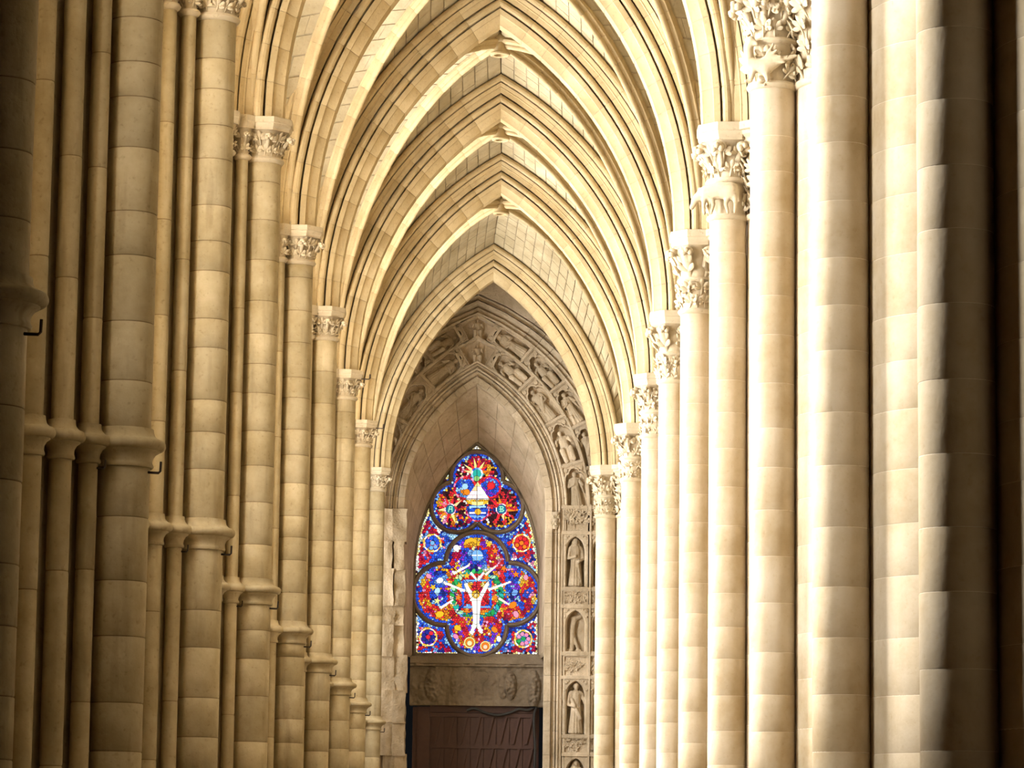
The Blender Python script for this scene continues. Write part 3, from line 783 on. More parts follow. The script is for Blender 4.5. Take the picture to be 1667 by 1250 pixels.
P = [('c', (0, 0, .10), .16, (0, 0, .38), .15), ('c', (0, 0, .40), .13, (0, 0, .70), .11), ('c', (-.09, 0, .74), .06, (.09, 0, .74), .06), ('c', (-.09, 0, .40), .08, (-.11, -.20, .40), .075), ('c', (.09, 0, .40), .08, (.11, -.20, .40), .075), ('c', (-.11, -.20, .40), .07, (-.10, -.18, .06), .06), ('c', (.11, -.20, .40), .07, (.10, -.18, .06), .06)]
head(P, 0, -.02, .89); arm(P, [(-.13, 0, .72), (-.20, -.08, .58), (-.17, -.18, .72)]); arm(P, [(.13, 0, .72), (.20, -.08, .58), (.17, -.18, .72)]); FIGS.append(blob('figure', P, .014, 'facade'))
# broken statue: only one side of the body and the feet are left
P = [('c', (-.07, .05, .06), .05, (-.06, .06, .55), .055), ('c', (-.06, .06, .55), .055, (-.02, .08, .80), .07), ('c', (-.02, .08, .80), .06, (.10, .08, .84), .05), ('c', (-.03, .06, .40), .03, (.06, -.02, .02), .03), ('c', (-.15, .05, .02), .04, (-.07, .0, .03), .035), ('c', (.03, .0, .02), .035, (.10, -.03, .02), .03)]
FIGS.append(blob('figure', P, .014, 'facade'))

# ---- rings of carved panels
def panel_mesh(r1, r2, dth, name, nu=64, nv=44):
    rm = (r1 + r2) / 2; L = rm * dth; W = r2 - r1
    def depth(u, v):
        b = .028
        if u < b or u > L - .018 or v < b or v > W - b: return -.05
        x = v - W / 2; hw = W / 2 - b - .03
        if u < .07: return -.02
        top = L - .10
        lob = max(hw * .52 - math.hypot(x, u - (top - hw * .5)), hw * .50 - math.hypot(abs(x) - hw * .48, u - (top - hw * .95)))
        if (abs(x) < hw and u < top - hw * .95): return .16
        if lob > 0: return .16
        if lob > -.035: return -.045
        if math.hypot(abs(x) - hw * .82, u - (L - .11)) < .05: return -.05
        return .0
    v = []; f = []
    us = [0.0] + [L * (i + (.5 if 0 else 0)) / nu for i in range(1, nu)] + [L]
    dd = [[depth(L * (i + .5) / nu, W * (j + .5) / nv) for j in range(nv)] for i in range(nu)]
    def pt(i, j, y):
        a = (L * i / nu) / rm; a = .004 / rm + a * (1 - .008 / L); r = r1 + W * j / nv
        return (-r * math.cos(a), y, r * math.sin(a))
    def quad(a, b, c, d): k = len(v); v.extend([a, b, c, d]); f.append((k, k + 1, k + 2, k + 3))
    for i in range(nu):
        for j in range(nv):
            y = dd[i][j]
            quad(pt(i, j, y), pt(i, j + 1, y), pt(i + 1, j + 1, y), pt(i + 1, j, y))
            y2 = dd[i + 1][j] if i + 1 < nu else .2
            if y2 != y: quad(pt(i + 1, j, y), pt(i + 1, j + 1, y), pt(i + 1, j + 1, y2), pt(i + 1, j, y2))
            y2 = dd[i][j + 1] if j + 1 < nv else .2
            if y2 != y: quad(pt(i, j + 1, y), pt(i + 1, j + 1, y), pt(i + 1, j + 1, y2), pt(i, j + 1, y2))
        quad(pt(i, 0, dd[i][0]), pt(i + 1, 0, dd[i][0]), pt(i + 1, 0, .2), pt(i, 0, .2))
    for j in range(nv): quad(pt(0, j, dd[0][j]), pt(0, j + 1, dd[0][j]), pt(0, j + 1, .2), pt(0, j, .2))
    bm = bmesh.new(); me = mesh(name, v, f, 'facade', 0); bm.from_mesh(me); bmesh.ops.remove_doubles(bm, verts=bm.verts, dist=.0005); bmesh.ops.recalc_face_normals(bm, faces=bm.faces); bm.to_mesh(me); bm.free()
    return me
RI = (PA + PD + .512, PA + PD + 1.093, PA + PD + 1.605)
for ring, (r1, r2, npan, lab) in enumerate(((RI[0], RI[1], 4, 'inner ring of carved figure panels arching over the portal'), (RI[1], RI[2], 5, 'outer ring of carved figure panels arching over the portal'))):
    t = thing('carved_archivolt', lab, 'archivolt', (WX, YW, WZ))
    rm = (r1 + r2) / 2; th = math.acos((PD + .33) / rm); dt = th / npan
    pm = panel_mesh(r1, r2, dt, 'relief_panel'); rng = random.Random(40 + ring)
    for side in (1, -1):
        T0 = Matrix.Diagonal((side, 1, 1, 1)) @ Matrix.Translation((PD, 0, 0))
        for k in range(npan):
            p = obj('relief_panel', pm, t, mat4=T0 @ Matrix.Rotation(k * dt, 4, 'Y'))
            fg = FIGS[rng.choice([0, 1, 2, 2, 3])]; h = rm * dt * (.80 if fg is not FIGS[3] else .74)
            T = Matrix.Rotation(0.075 / rm, 4, 'Y') @ Matrix.Translation((-rm, .08, 0)) @ Matrix.Rotation(dt * .42, 4, 'Y') @ Matrix.Diagonal((h * 1.12, h * .75, h, 1))
            obj('relief_figure', fg, p, mat4=T)
            if rng.random() < .45:
                T = Matrix.Rotation(0.075 / rm, 4, 'Y') @ Matrix.Translation((-rm + .16, .10, 0)) @ Matrix.Rotation(dt * .42, 4, 'Y') @ Matrix.Diagonal((h * .7, h * .6, h * .62, 1))
                obj('relief_figure', FIGS[rng.choice([0, 1, 3])], p, mat4=T)
    # panel at the point of the ring
    za, zb = math.sqrt(r1 ** 2 - PD ** 2), math.sqrt(r2 ** 2 - PD ** 2)
    mb = MB(); s_ = (zb - za) * .6; lo = [(0, za), (.36, za - .22), (.62, zb - .34), (0, zb), (-.62, zb - .34), (-.36, za - .22)]
    c_ = (sum(p[0] for p in lo) / 6, sum(p[1] for p in lo) / 6)
    sh = lambda q, y: [(c_[0] + (x - c_[0]) * q, y, c_[1] + (z - c_[1]) * q) for x, z in lo]
    mb.bridge(sh(1, .2), sh(1, -.05), True); mb.bridge(sh(1, -.05), sh(.87, -.05), True); mb.bridge(sh(.87, -.05), sh(.82, .15), True); mb.add(sh(.82, .15), [tuple(range(6))])
    p = obj('relief_panel', mb.make('apex_panel', 'facade', 0), t)
    obj('relief_figure', FIGS[3], p, mat4=Matrix.Translation((0, .10, za - .08)) @ Matrix.Diagonal((.62, .5, .55, 1)))

# ---- niches with statues to the right of the portal
def niche_mesh(w_, h_, style):
    n = 10; mb = MB(); b = .05; a = w_ / 2 - b
    inn = [(-a, .03)] + [(-a, h_ - b - 1.35 * a)] + [(x, h_ - b - 1.35 * a + z * 1.0) for x, z in pointed(a, a * .42, n)][1:-1] + [(a, h_ - b - 1.35 * a), (a, .03)]
    m = len(inn); out = []
    for i in range(m):
        if i == 0: out.append((-w_ / 2, 0))
        elif i == m - 1: out.append((w_ / 2, 0))
        else:
            s = (i - 1) / (m - 3)
            if s < .28: out.append((-w_ / 2, (h_ - b - 1.35 * a) + (b + 1.35 * a) * s / .28))
            elif s <= .72: out.append((-w_ / 2 + w_ * (s - .28) / .44, h_))
            else: out.append((w_ / 2, h_ - (b + 1.35 * a) * (s - .72) / .28))
    f = lambda L, y: [(x, y, z) for x, z in L]
    mb.bridge(f(out, 0), f(inn, 0), True); mb.bridge(f(inn, 0), f([(x * .86, z if z < .1 else z - .015) for x, z in inn], .04), True)
    mb.bridge(f([(x * .86, z if z < .1 else z - .015) for x, z in inn], .04), f([(x * .8, z) for x, z in inn], .30), True)
    mb.add(f([(x * .8, z) for x, z in inn], .30), [tuple(range(m))])
    mb.bridge(f(out, 0), f(out, .30), True)
    if style:
        for s in (-1, 1):
            for (ux, uz, r) in ((.40, .93, .05), (.44, .80, .03), (.30, .955, .025)): mb.add(*ico((s * w_ * ux, -.005, h_ * uz), (r, .03, r), 1))
    return mb.make('niche', 'facade', 30)
def leafy(w_, h_, seed, cnt, s):
    """shallow carved panel: frame with a mass of small leaves"""
    rg = random.Random(seed); mb = MB(); b = .03
    mb.box(-w_ / 2, w_ / 2, .02, .30, 0, h_)
    for (x0, x1, z0, z1) in ((-w_ / 2, w_ / 2, 0, b), (-w_ / 2, w_ / 2, h_ - b, h_), (-w_ / 2, -w_ / 2 + b, b, h_ - b), (w_ / 2 - b, w_ / 2, b, h_ - b)): mb.box(x0, x1, -.03, .03, z0, z1)
    lv = LEAF[0]; V = [v.co.copy() for v in lv.vertices]; F = [tuple(p.vertices) for p in lv.polygons]
    for i in range(cnt):
        x = rg.uniform(-w_ / 2 + b, w_ / 2 - b) * .8; z = rg.uniform(.12, .75) * h_; a = rg.uniform(-1.4, 1.4); k = s * rg.uniform(.8, 1.2)
        T = Matrix.Translation((x, .0, z)) @ Matrix.Rotation(a, 4, 'Y') @ Matrix.Rotation(-PI / 2, 4, 'Z') @ Matrix.Diagonal((k * 1.1, k, k, 1))
        mb.add([T @ v for v in V], F)
    return mb.make('foliage_panel', 'facade', 35)
ROWS = [('leaf', 866, 828), ('stat', 957, 870), ('leaf', 985, 962), ('stat', 1062, 990), ('leaf', 1101, 1067), ('stat', 1197, 1105), ('leaf', 1226, 1201), ('stat', 1318, 1231)]
RN = ['topmost', 'second from top', 'third from top', 'lowest']
cols = thing('niche_wall', 'tiers of pointed niches and leaf panels right of the portal', 'niche wall', (0, YW, 0))
si = 0
for ri, (kd, yb, yt) in enumerate(ROWS):
    for ci, (xa, xb) in enumerate(((916.5, 957.5), (960, 1001))):
        x0, z0 = U(xa, yb, YW); x1, z1 = U(xb, yt, YW)
        w_, h_ = x1 - x0, z1 - z0; xc = (x0 + x1) / 2
        if kd == 'leaf':
            obj('foliage_panel', leafy(w_, h_, ri * 2 + ci, 16 if ri == 0 else 26, .24 if ri == 0 else .13), cols, (xc, -.02, z0))
        else:
            obj('niche', niche_mesh(w_, h_, ri < 6), cols, (xc, -.04, z0))
            fg = [[0, 1], [4, 0], [1, 2], [0, 0]][si][ci]
            st = obj('statue', FIGS[fg], None, (xc, YW + .10, z0 + .035), (0, 0, [.15, -.1][ci]), (h_ * .93 if fg != 4 else h_ * 1.1, h_ * .8, h_ * .93))
            look = ['robed stone statue with folded arms', 'robed stone statue raising one hand', 'robed stone statue', '', 'broken stone statue'][fg]
            tag(st, '%s in the %s niche %s' % (look, RN[si], ['beside the portal', 'half hidden by the last right pier']) % () if 0 else '%s in the %s niche %s' % (look, RN[si], ['beside the portal', 'behind the pier'][ci]), 'statue', 'niche statues')
    if kd == 'stat': si += 1
def pil(xa, xb, ya, yb, y0, y1, nm, par, mat='facade'):
    x0, z0 = U(xa, yb, YW); x1, z1 = U(xb, ya, YW)
    mb = MB(); mb.box(x0, x1, y0, y1, z0, z1); return obj(nm, mb.make(nm, mat, 0), par, (0, 0, 0))
for (xa, xb) in ((957.5, 960), (1001, 1004)): pil(xa, xb, 822, 1420, -.085, .25, 'mullion', cols)
for (yt, yb) in ((824, 828), (866, 870), (957, 962), (985, 990), (1062, 1067), (1101, 1105), (1197, 1201), (1226, 1231)): pil(914, 1003, yt, yb, -.07, .25, 'string_course', cols)
pil(905, 916.5, 868, 1420, -.02, .25, 'strip', cols); pil(916, 1003, 1318, 1430, -.03, .25, 'plinth', cols)

# ---- left of the portal: worn, broken jamb blocks
rj = thing('ruined_jamb', 'rough broken stone blocks left of the portal, pale where chipped', 'jamb', (0, YW, 0))
rng = random.Random(77); y = 830
def rough_block(w_, h_, dpt, seed):
    rg = random.Random(seed); bm = bmesh.new(); bmesh.ops.create_cube(bm, size=1); bmesh.ops.subdivide_edges(bm, edges=bm.edges, cuts=5, use_grid_fill=True)
    from mathutils import noise
    for v in bm.verts:
        v.co = Vector((v.co.x * w_, v.co.y * dpt, v.co.z * h_))
        nn = noise.noise_vector(v.co * 4.5 + Vector((seed, 0, 0)))
        v.co += Vector((nn.x * .035, nn.y * .07, nn.z * .02))
    me = bpy.data.meshes.new('block'); bm.to_mesh(me); bm.free(); me.materials.append(MATS['facade'])
    me.polygons.foreach_set('use_smooth', [True] * len(me.polygons)); me.set_sharp_from_angle(angle=.6); return me
while y < 1400:
    h = rng.uniform(30, 58)
    for (xa, xb) in ((622, 641), (641, 659)):
        x0, z0 = U(xa + rng.uniform(-2, 2), y + h, YW); x1, z1 = U(xb + rng.uniform(-3, 3), y, YW)
        obj('block', rough_block(x1 - x0 + .04, z1 - z0 + .03, .55, rng.randint(0, 999)), rj, ((x0 + x1) / 2, rng.uniform(.06, .16), (z0 + z1) / 2))
    y += h

# ---- embrasure between the portal arch and the window
YG = YW + 2.3
GX, GZ = U(776, 930, YG); KG = YG / FPX * 1.0006
GA, GD = 100.5 * KG, 162 * KG
def tr(L, N):
    """resample a polyline to N+1 points by length"""
    P = [Vector(p) for p in L]; S = [0]
    for i in range(1, len(P)): S.append(S[-1] + (P[i] - P[i - 1]).length)
    o = []
    for k in range(N + 1):
        s = S[-1] * k / N; i = max(j for j in range(len(S)) if S[j] <= s + 1e-9); i = min(i, len(P) - 2)
        t = (s - S[i]) / max(1e-9, S[i + 1] - S[i]); o.append(P[i].lerp(P[i + 1], min(1, t)))
    return o
NS = 11
zl = U(775, 1067, YG)[1]
fr = [(WX - PA, zl)] + pointed(PA, PD, 24, WZ, WX)[:25]; bk = [(GX - GA - .02, zl)] + pointed(GA + .02, GD, 24, GZ, GX)[:25]
eb = thing('embrasure', 'dark plain-stone reveal between portal arch and stained glass', 'reveal', (0, 0, 0))
for side in (1, -1):
    F = [(x if side == 1 else 2 * WX - x, z) for x, z in tr(fr, NS * 2)]; K = [(x if side == 1 else 2 * GX - x, z) for x, z in tr(bk, NS * 2)]
    for dpt in range(3):
        d0, d1 = dpt / 3, dpt / 3 + 1 / 3
        for k in range(NS):
            mb = MB(); g = .0
            pts = []
            for q in range(3):
                i = min(2 * k + q, NS * 2); a_ = F[i]; b_ = K[i]; row = []
                for dd in (d0 + .006, d1 - .006):
                    row.append(Vector((a_[0] + (b_[0] - a_[0]) * dd, YW + .24 + (YG - YW - .24) * dd, a_[1] + (b_[1] - a_[1]) * dd)))
                pts.append(row)
            for row, nb in ((pts[0], pts[1]), (pts[2], pts[1])):
                for c in range(2): row[c] += (nb[c] - row[c]).normalized() * .006
            cen = Vector((WX, pts[1][0].y, WZ))
            outp = [[p + (p - cen).normalized() * .1 for p in r_] for r_ in pts]
            for q in range(2):
                mb.add([pts[q][0], pts[q][1], pts[q + 1][1], pts[q + 1][0]], [(0, 1, 2, 3)])
            ring = [pts[0][0], pts[1][0], pts[2][0], pts[2][1], pts[1][1], pts[0][1]]; ro = [outp[0][0], outp[1][0], outp[2][0], outp[2][1], outp[1][1], outp[0][1]]
            mb.bridge(ring, ro, True)
            obj('reveal_stone', mb.make('reveal_stone', 'facade', 25), eb)

# ---- tracery and stained glass
TRE = [((776.5, 777.5), 39), ((743.5, 825), 38), ((810, 825), 38)]
QUA = [((776.3, 917), 47), ((722.5, 967), 47), ((830.5, 967), 47), ((776.3, 1020), 45)]
def sd_shape(x, y, cir, core):
    d = min(math.hypot(x - c[0], y - c[1]) - r for c, r in cir)
    return min(d, core(x, y))
tre = lambda x, y: sd_shape(x, y, TRE, lambda x, y: math.hypot(x - 776.5, y - 812) - 26)
qua = lambda x, y: sd_shape(x, y, QUA, lambda x, y: max(abs(x - 776.5) - 44, abs(y - 968) - 42))
def outl(x, y):
    dx = abs(x - 776)
    if y > 930: return max(dx - 100, y - 1067)
    return math.hypot(dx + 162, y - 930) - 262
win = struct('window_1', 'stained glass window with trefoil over quatrefoil in stone tracery', (0, YG, 0))
def seg_d(x, y, ax, ay, bx, by):
    t = max(0, min(1, ((x - ax) * (bx - ax) + (y - ay) * (by - ay)) / ((bx - ax) ** 2 + (by - ay) ** 2))); return math.hypot(x - ax - t * (bx - ax), y - ay - t * (by - ay))
rg = random.Random(11)
RED, DRD, ORG, GLD, YEL = (.85, .03, .04), (.45, .01, .06), (.95, .25, .02), (.98, .50, .03), (1.0, .80, .30)
BLU, LBL, CYA, NAV, PUR = (.03, .10, .75), (.20, .45, 1.0), (.45, .80, 1.1), (.02, .03, .28), (.25, .04, .65)
GRN, TEA, WHT, PNK, BLK = (.03, .40, .10), (.03, .45, .40), (1.25, 1.2, 1.1), (.95, .30, .50), (.05, .012, .02)
CUR = [0]
def pick(*a):
    s = sum(w for _, w in a); r = SRND[CUR[0]] * s
    for c, w in a:
        r -= w
        if r <= 0: return c
    return a[-1][0]
def glass_colour(x, y):
    st, sq = tre(x, y), qua(x, y)
    if st < 3:
        if st > -4.5: return pick((BLU, 5), (LBL, 2), (NAV, 3), (CYA, 1))
        if math.hypot(x - 733, y - 829) < 8.5: return pick((TEA, 3), (BLU, 2)) if math.hypot(x - 733, y - 829) < 7 else PNK
        if math.hypot(x - 816.5, y - 829) < 8.5: return pick((TEA, 3), (BLU, 2)) if math.hypot(x - 816.5, y - 829) < 7 else PNK
        # pale heap in a golden bowl
        if 785 < y < 813 and abs(x - 777.5) < (y - 784) * .68: return pick((WHT, 5), ((1.0, .75, .70), 2), (YEL, 1))
        if 812 <= y < 821 and abs(x - 777.5) < 20 - (y - 812) * .5: return pick((GLD, 3), (YEL, 2))
        if y >= 820 and math.hypot(x - 777.5, y - 829) < 20:
            if math.hypot(x - 777.5, y - 829) > 17: return pick((RED, 2), (PNK, 2))
            if math.hypot(x - 778, y - 833) < 5.5: return pick((GLD, 2), (YEL, 1), (ORG, 1))
            return pick((CYA, 2), (BLU, 4), (NAV, 2), (WHT, .7)) if int(y / 3) % 2 else BLU
        for (cx, cy, blue) in ((757, 794, 0), (797.5, 793, 1)):
            r = math.hypot(x - cx, y - cy)
            if 15 < r < 19 and y < 822: return pick((RED, 4), (DRD, 3), (PNK, 1))
            if r <= 15:
                if blue: return RED if math.hypot(x - 799, y - 791) < 6.5 else pick((BLU, 3), (PUR, 4), (LBL, 1.5))
                return pick((LBL, 2), (BLU, 4), (CYA, 1)) if math.hypot(x - 757, y - 801) > 6 else ORG
        if math.hypot(x - 776.5, y - 771) < 10.5: return pick((CYA, 2), (TEA, 2), (BLU, 2), (WHT, .6))
        for (cx, cy) in ((776.5, 771), (733, 829), (816.5, 829)):
            r = math.hypot(x - cx, y - cy)
            if r < 29:
                a = math.atan2(y - cy, x - cx)
                if math.cos(a * 9 + .6) > -.2 + r / 40: return pick((RED, 5), (ORG, 3), (PNK, 1), (DRD, 1))
        return pick((BLK, 6), (DRD, 2), (GLD, 1.3), (YEL, .9), (WHT, .5), (NAV, 1))
    if sq < 3:
        if sq > -4.5: return pick((BLU, 5), (LBL, 2.4), (CYA, 1.2), (NAV, 2))
        # pale figure with raised arms
        fig = min(seg_d(x, y, 775, 983, 775, 1016) - 5, seg_d(x, y, 775, 985, 758, 952) - 3, seg_d(x, y, 775, 985, 794, 950) - 3, seg_d(x, y, 773, 1014, 768, 1030) - 3, seg_d(x, y, 777, 1014, 783, 1028) - 3)
        if math.hypot(x - 774.5, y - 967.5) < 6.5: return pick((GLD, 3), (YEL, 2))
        if fig < 0: return pick((WHT, 6), ((1.0, .85, .75), 2))
        # outstretched pale arms crossing the green wreath
        if min(seg_d(x, y, 757, 962, 722, 948), seg_d(x, y, 795, 960, 832, 947), seg_d(x, y, 738, 932, 764, 920), seg_d(x, y, 790, 936, 806, 922), seg_d(x, y, 717, 990, 738, 976), seg_d(x, y, 812, 974, 830, 985), seg_d(x, y, 766, 932, 777, 944), seg_d(x, y, 788, 932, 777, 944)) < 1.7: return pick((WHT, 4), ((1.0, .8, .65), 3))
        rr = math.hypot(x - 776, y - 968)
        if 34 < rr < 44 and y < 1004: return pick((GRN, 4), (TEA, 2), (YEL, 1), (WHT, .8), (LBL, 1), (NAV, 1))
        if rr <= 34 and y < 992:
            if abs(x - 776) < 24 and abs(y - 966) < 24 and (abs(abs(x - 776) - 22) < 2 or abs(abs(y - 966) - 21) < 2): return pick((LBL, 2), (BLU, 2), (CYA, 1))
            s_ = min(math.hypot(x - a_, y - b_) for a_, b_ in ((760, 937), (765, 952), (786, 953), (798, 957), (745, 972), (805, 972), (750, 951), (760, 994), (792, 941)))
            if s_ < 4.6: return pick((GLD, 3), (ORG, 3), (YEL, 1))
            return pick((RED, 7), (DRD, 2), (ORG, 1.2), (PNK, .5))
        if y < 930:
            if 876 < y < 890 and abs(x - 768) < 14: return pick((GLD, 4), (ORG, 2), (YEL, 1))
            if math.hypot(x - 777, y - 904) < 9: return pick((CYA, 3), (LBL, 3), (WHT, 1))
            if abs(x - 772) < 22 and y > 893: return pick((BLU, 4), (PUR, 2), (LBL, 2), (NAV, 1))
            if math.hypot(x - 743, y - 892) < 5.5: return WHT
            return pick((RED, 4), (PUR, 2), (DRD, 2), (PNK, 1.4), (GLD, 1), (WHT, .5), (YEL, .6))
        if y > 1010 or (y > 996 and abs(x - 776) < 44):
            for (cx, cy, r) in ((764.5, 1046, 9), (790, 1052, 8.5)):
                q = math.hypot(x - cx, y - cy)
                if q < r: return YEL if q > r - 2.2 else pick((GLD, 3), (ORG, 2), (PNK, 1))
            return pick((RED, 2.4), (PUR, 2), (PNK, 2.2), (GLD, 1.6), (BLU, 1.6), (WHT, .7), (ORG, 1.5), (DRD, 2))
        if 700 < x < 728 or 822 < x < 846:
            if y > 985: return pick((ORG, 4), (GLD, 2), (RED, 2), (DRD, 1), (PNK, 1))
            return pick((BLU, 5), (LBL, 2), (PUR, 2), (CYA, 1), (NAV, 1.5), (ORG, .6))
        return pick((RED, 4), (ORG, 3.5), (PNK, 1.6), (GLD, 1.6), (DRD, 2), (YEL, .5), (BLU, .8))
    # corner lights
    o = outl(x, y)
    if o > -5: return pick((YEL, 3), (WHT, 3), ((.75, .95, .70), 1.2), (BLK, 1))
    if sq < 12 or st < 13: return pick((BLU, 4), (LBL, 1.5), (CYA, 1.2), (NAV, 2), (WHT, .5))
    if y < 800: return pick((BLU, 2), (PUR, 2), (WHT, 1))
    for (cx, cy, c0) in ((704, 884, BLU), (849, 884, RED), (697, 1037, PUR), (852, 1040, PNK)):
        q = math.hypot(x - cx, y - cy)
        if q < 15:
            if q > 12.5: return pick((YEL, 2), (GLD, 1))
            return pick((c0, 6), (LBL if c0 != RED else ORG, 2), (PNK, 1.4), (NAV if c0 != RED else DRD, 2), (GRN if c0 == PNK else c0, 2))
    return pick((RED, 3), (DRD, 2), (BLU, 2.4), (NAV, 2), (LBL, 1), (PNK, .8))
def clip(poly, ax, ay, nx, ny):
    out = []; m_ = len(poly)
    for k in range(m_):
        p, q = poly[k], poly[(k + 1) % m_]; dp = (p[0] - ax) * nx + (p[1] - ay) * ny; dq = (q[0] - ax) * nx + (q[1] - ay) * ny
        if dp <= 0: out.append(p)
        if (dp < 0 < dq) or (dq < 0 < dp): t_ = dp / (dp - dq); out.append((p[0] + (q[0] - p[0]) * t_, p[1] + (q[1] - p[1]) * t_))
    return out
SP = 3.9; pts_ = []
for j in range(int(360 / (SP * .87)) + 1):
    for i in range(int(216 / SP) + 1):
        pts_.append((669 + (i + .5 * (j % 2)) * SP + rg.uniform(-1.35, 1.35), 717 + j * SP * .87 + rg.uniform(-1.35, 1.35)))
cellmap = {}
for k, (x, y) in enumerate(pts_): cellmap.setdefault((int(x // 6), int(y // 6)), []).append(k)
CSEED = np.array([(rg.uniform(668, 886), rg.uniform(716, 1078)) for _ in range(900)]); CRND = [rg.random() for _ in range(900)]
SRND = [CRND[int(((CSEED - p) ** 2).sum(1).argmin())] if rg.random() < .72 else rg.random() for p in pts_]
lights = {'trefoil': ([], [], []), 'quatrefoil': ([], [], []), 'corner': ([], [], [])}
for k, (x, y) in enumerate(pts_):
    if outl(x, y) > 2.5: continue
    st, sq = tre(x, y), qua(x, y)
    if 3.2 < st < 5.0 or 3.2 < sq < 5.0: continue
    poly = [(x - 6, y - 6), (x + 6, y - 6), (x + 6, y + 6), (x - 6, y + 6)]
    for di in (-2, -1, 0, 1, 2):
        for dj in (-2, -1, 0, 1, 2):
            for m_ in cellmap.get((int(x // 6) + di, int(y // 6) + dj), ()):
                if m_ == k: continue
                qx, qy = pts_[m_]; dx, dy = qx - x, qy - y; dd = math.hypot(dx, dy)
                if dd < 12: poly = clip(poly, x + dx / 2 - dx / dd * .34, y + dy / 2 - dy / dd * .34, dx / dd, dy / dd)
    if len(poly) < 3: continue
    key = 'trefoil' if st <= 3.2 else 'quatrefoil' if sq <= 3.2 else 'corner'
    V, F, Cc = lights[key]; CUR[0] = k; c = glass_colour(x, y); b = rg.uniform(.55, 1.3)
    k0 = len(V); yy = rg.uniform(-.004, .004)
    for p in poly: X, Z = U(p[0], p[1], YG); V.append((X, yy, Z))
    F.append(tuple(range(k0, k0 + len(poly)))); Cc.append(tuple(min(1.7, v * b) for v in c))
for key, (V, F, Cc) in lights.items():
    me = bpy.data.meshes.new('glass'); me.from_pydata(V, [], F); me.update(); me.materials.append(MATS['stained_glass'])
    ca = me.color_attributes.new('glass', 'FLOAT_COLOR', 'CORNER'); k = 0
    for pi_, p in enumerate(me.polygons):
        for li in p.loop_indices: ca.data[li].color = (*Cc[pi_], 1)
    o = obj('glass_' + key, me, win); o['kind'] = 'stuff'; o['label'] = '%s of small red, blue and gold glass pieces' % {'trefoil': 'trefoil light', 'quatrefoil': 'four-lobed light', 'corner': 'corner lights'}[key]
# larger drawn pieces: sunbursts, stars, wreath, pale figure, haloes, heap in a bowl
FV, FF, FC = [], [], []
_lay = [0]
def piece(pts, col, lead=.55, jit=.12):
    cx, cy = sum(p[0] for p in pts) / len(pts), sum(p[1] for p in pts) / len(pts)
    _lay[0] += 1; y0 = -.006 - .00012 * _lay[0]
    for grow, c, dy in ((1, (.012, .01, .008), 0), (0, tuple(v * rg.uniform(1 - jit, 1 + jit) for v in col), -.00006)):
        k = len(FV)
        for (x, y) in pts:
            d = math.hypot(x - cx, y - cy) or 1; g = 1 + (lead / d if grow else 0)
            X, Z = U(cx + (x - cx) * g, cy + (y - cy) * g, YG); FV.append((X, y0 + dy, Z))
        FF.append(tuple(range(k, k + len(pts)))); FC.append(c)
def disc(x, y, r, col, n_=12, sy=1.0, rot=0): piece([(x + r * math.cos(t) * math.cos(rot) - r * sy * math.sin(t) * math.sin(rot), y + r * math.cos(t) * math.sin(rot) + r * sy * math.sin(t) * math.cos(rot)) for t in [2 * PI * k / n_ for k in range(n_)]], col)
def star(x, y, r, col, n_=5, rot=0): piece([(x + (r if k % 2 == 0 else r * .42) * math.sin(rot + PI * k / n_), y - (r if k % 2 == 0 else r * .42) * math.cos(rot + PI * k / n_)) for k in range(2 * n_)], col)
def strip(pts, w0, w1, col):
    (ax, ay), (bx, by) = pts; d = math.hypot(bx - ax, by - ay); nx, ny = -(by - ay) / d, (bx - ax) / d
    piece([(ax + nx * w0, ay + ny * w0), (bx + nx * w1, by + ny * w1), (bx - nx * w1, by - ny * w1), (ax - nx * w0, ay - ny * w0)], col)
def ringp(x, y, r, w, cols, n_=14, a0=0, a1=2 * PI):
    for k in range(n_):
        t0, t1 = a0 + (a1 - a0) * k / n_, a0 + (a1 - a0) * (k + 1) / n_
        piece([(x + r * math.cos(t0), y + r * math.sin(t0)), (x + r * math.cos(t1), y + r * math.sin(t1)), (x + (r - w) * math.cos(t1), y + (r - w) * math.sin(t1)), (x + (r - w) * math.cos(t0), y + (r - w) * math.sin(t0))], cols[k % len(cols)], .3)
for (cx, cy, r0, a0, a1) in ((776.5, 771, 26, -2.9, -.25), (733, 829, 24, 1.2, 5.6), (816.5, 829, 24, -2.4, 2.0)):
    for k in range(8):
        a = a0 + (a1 - a0) * k / 7; L = r0 * rg.uniform(.8, 1.08)
        piece([(cx + 10 * math.cos(a - .26), cy + 10 * math.sin(a - .26)), (cx + L * math.cos(a), cy + L * math.sin(a)), (cx + 10 * math.cos(a + .26), cy + 10 * math.sin(a + .26))], rg.choice([RED, RED, ORG, (.95, .12, .2), YEL]))
disc(776.5, 771, 9.5, TEA); ringp(776.5, 771, 10, 2.6, [CYA, WHT, BLU, LBL], 10); disc(776, 779, 4.5, (.25, .55, .2))
for cx in (733, 816.5): ringp(cx, 829, 9.8, 2, [PNK, WHT, RED], 9); disc(cx, 829, 7.4, (.02, .16, .28))
ringp(757, 794, 19, 2.6, [RED, DRD, PNK], 13, 1.5, 6.0); ringp(797.5, 793, 18.5, 2.6, [RED, DRD, RED], 13, -2.9, 1.6)
disc(799, 791, 6, RED, 9); disc(757, 792, 5, CYA, 8); disc(760, 801, 5, ORG, 8)
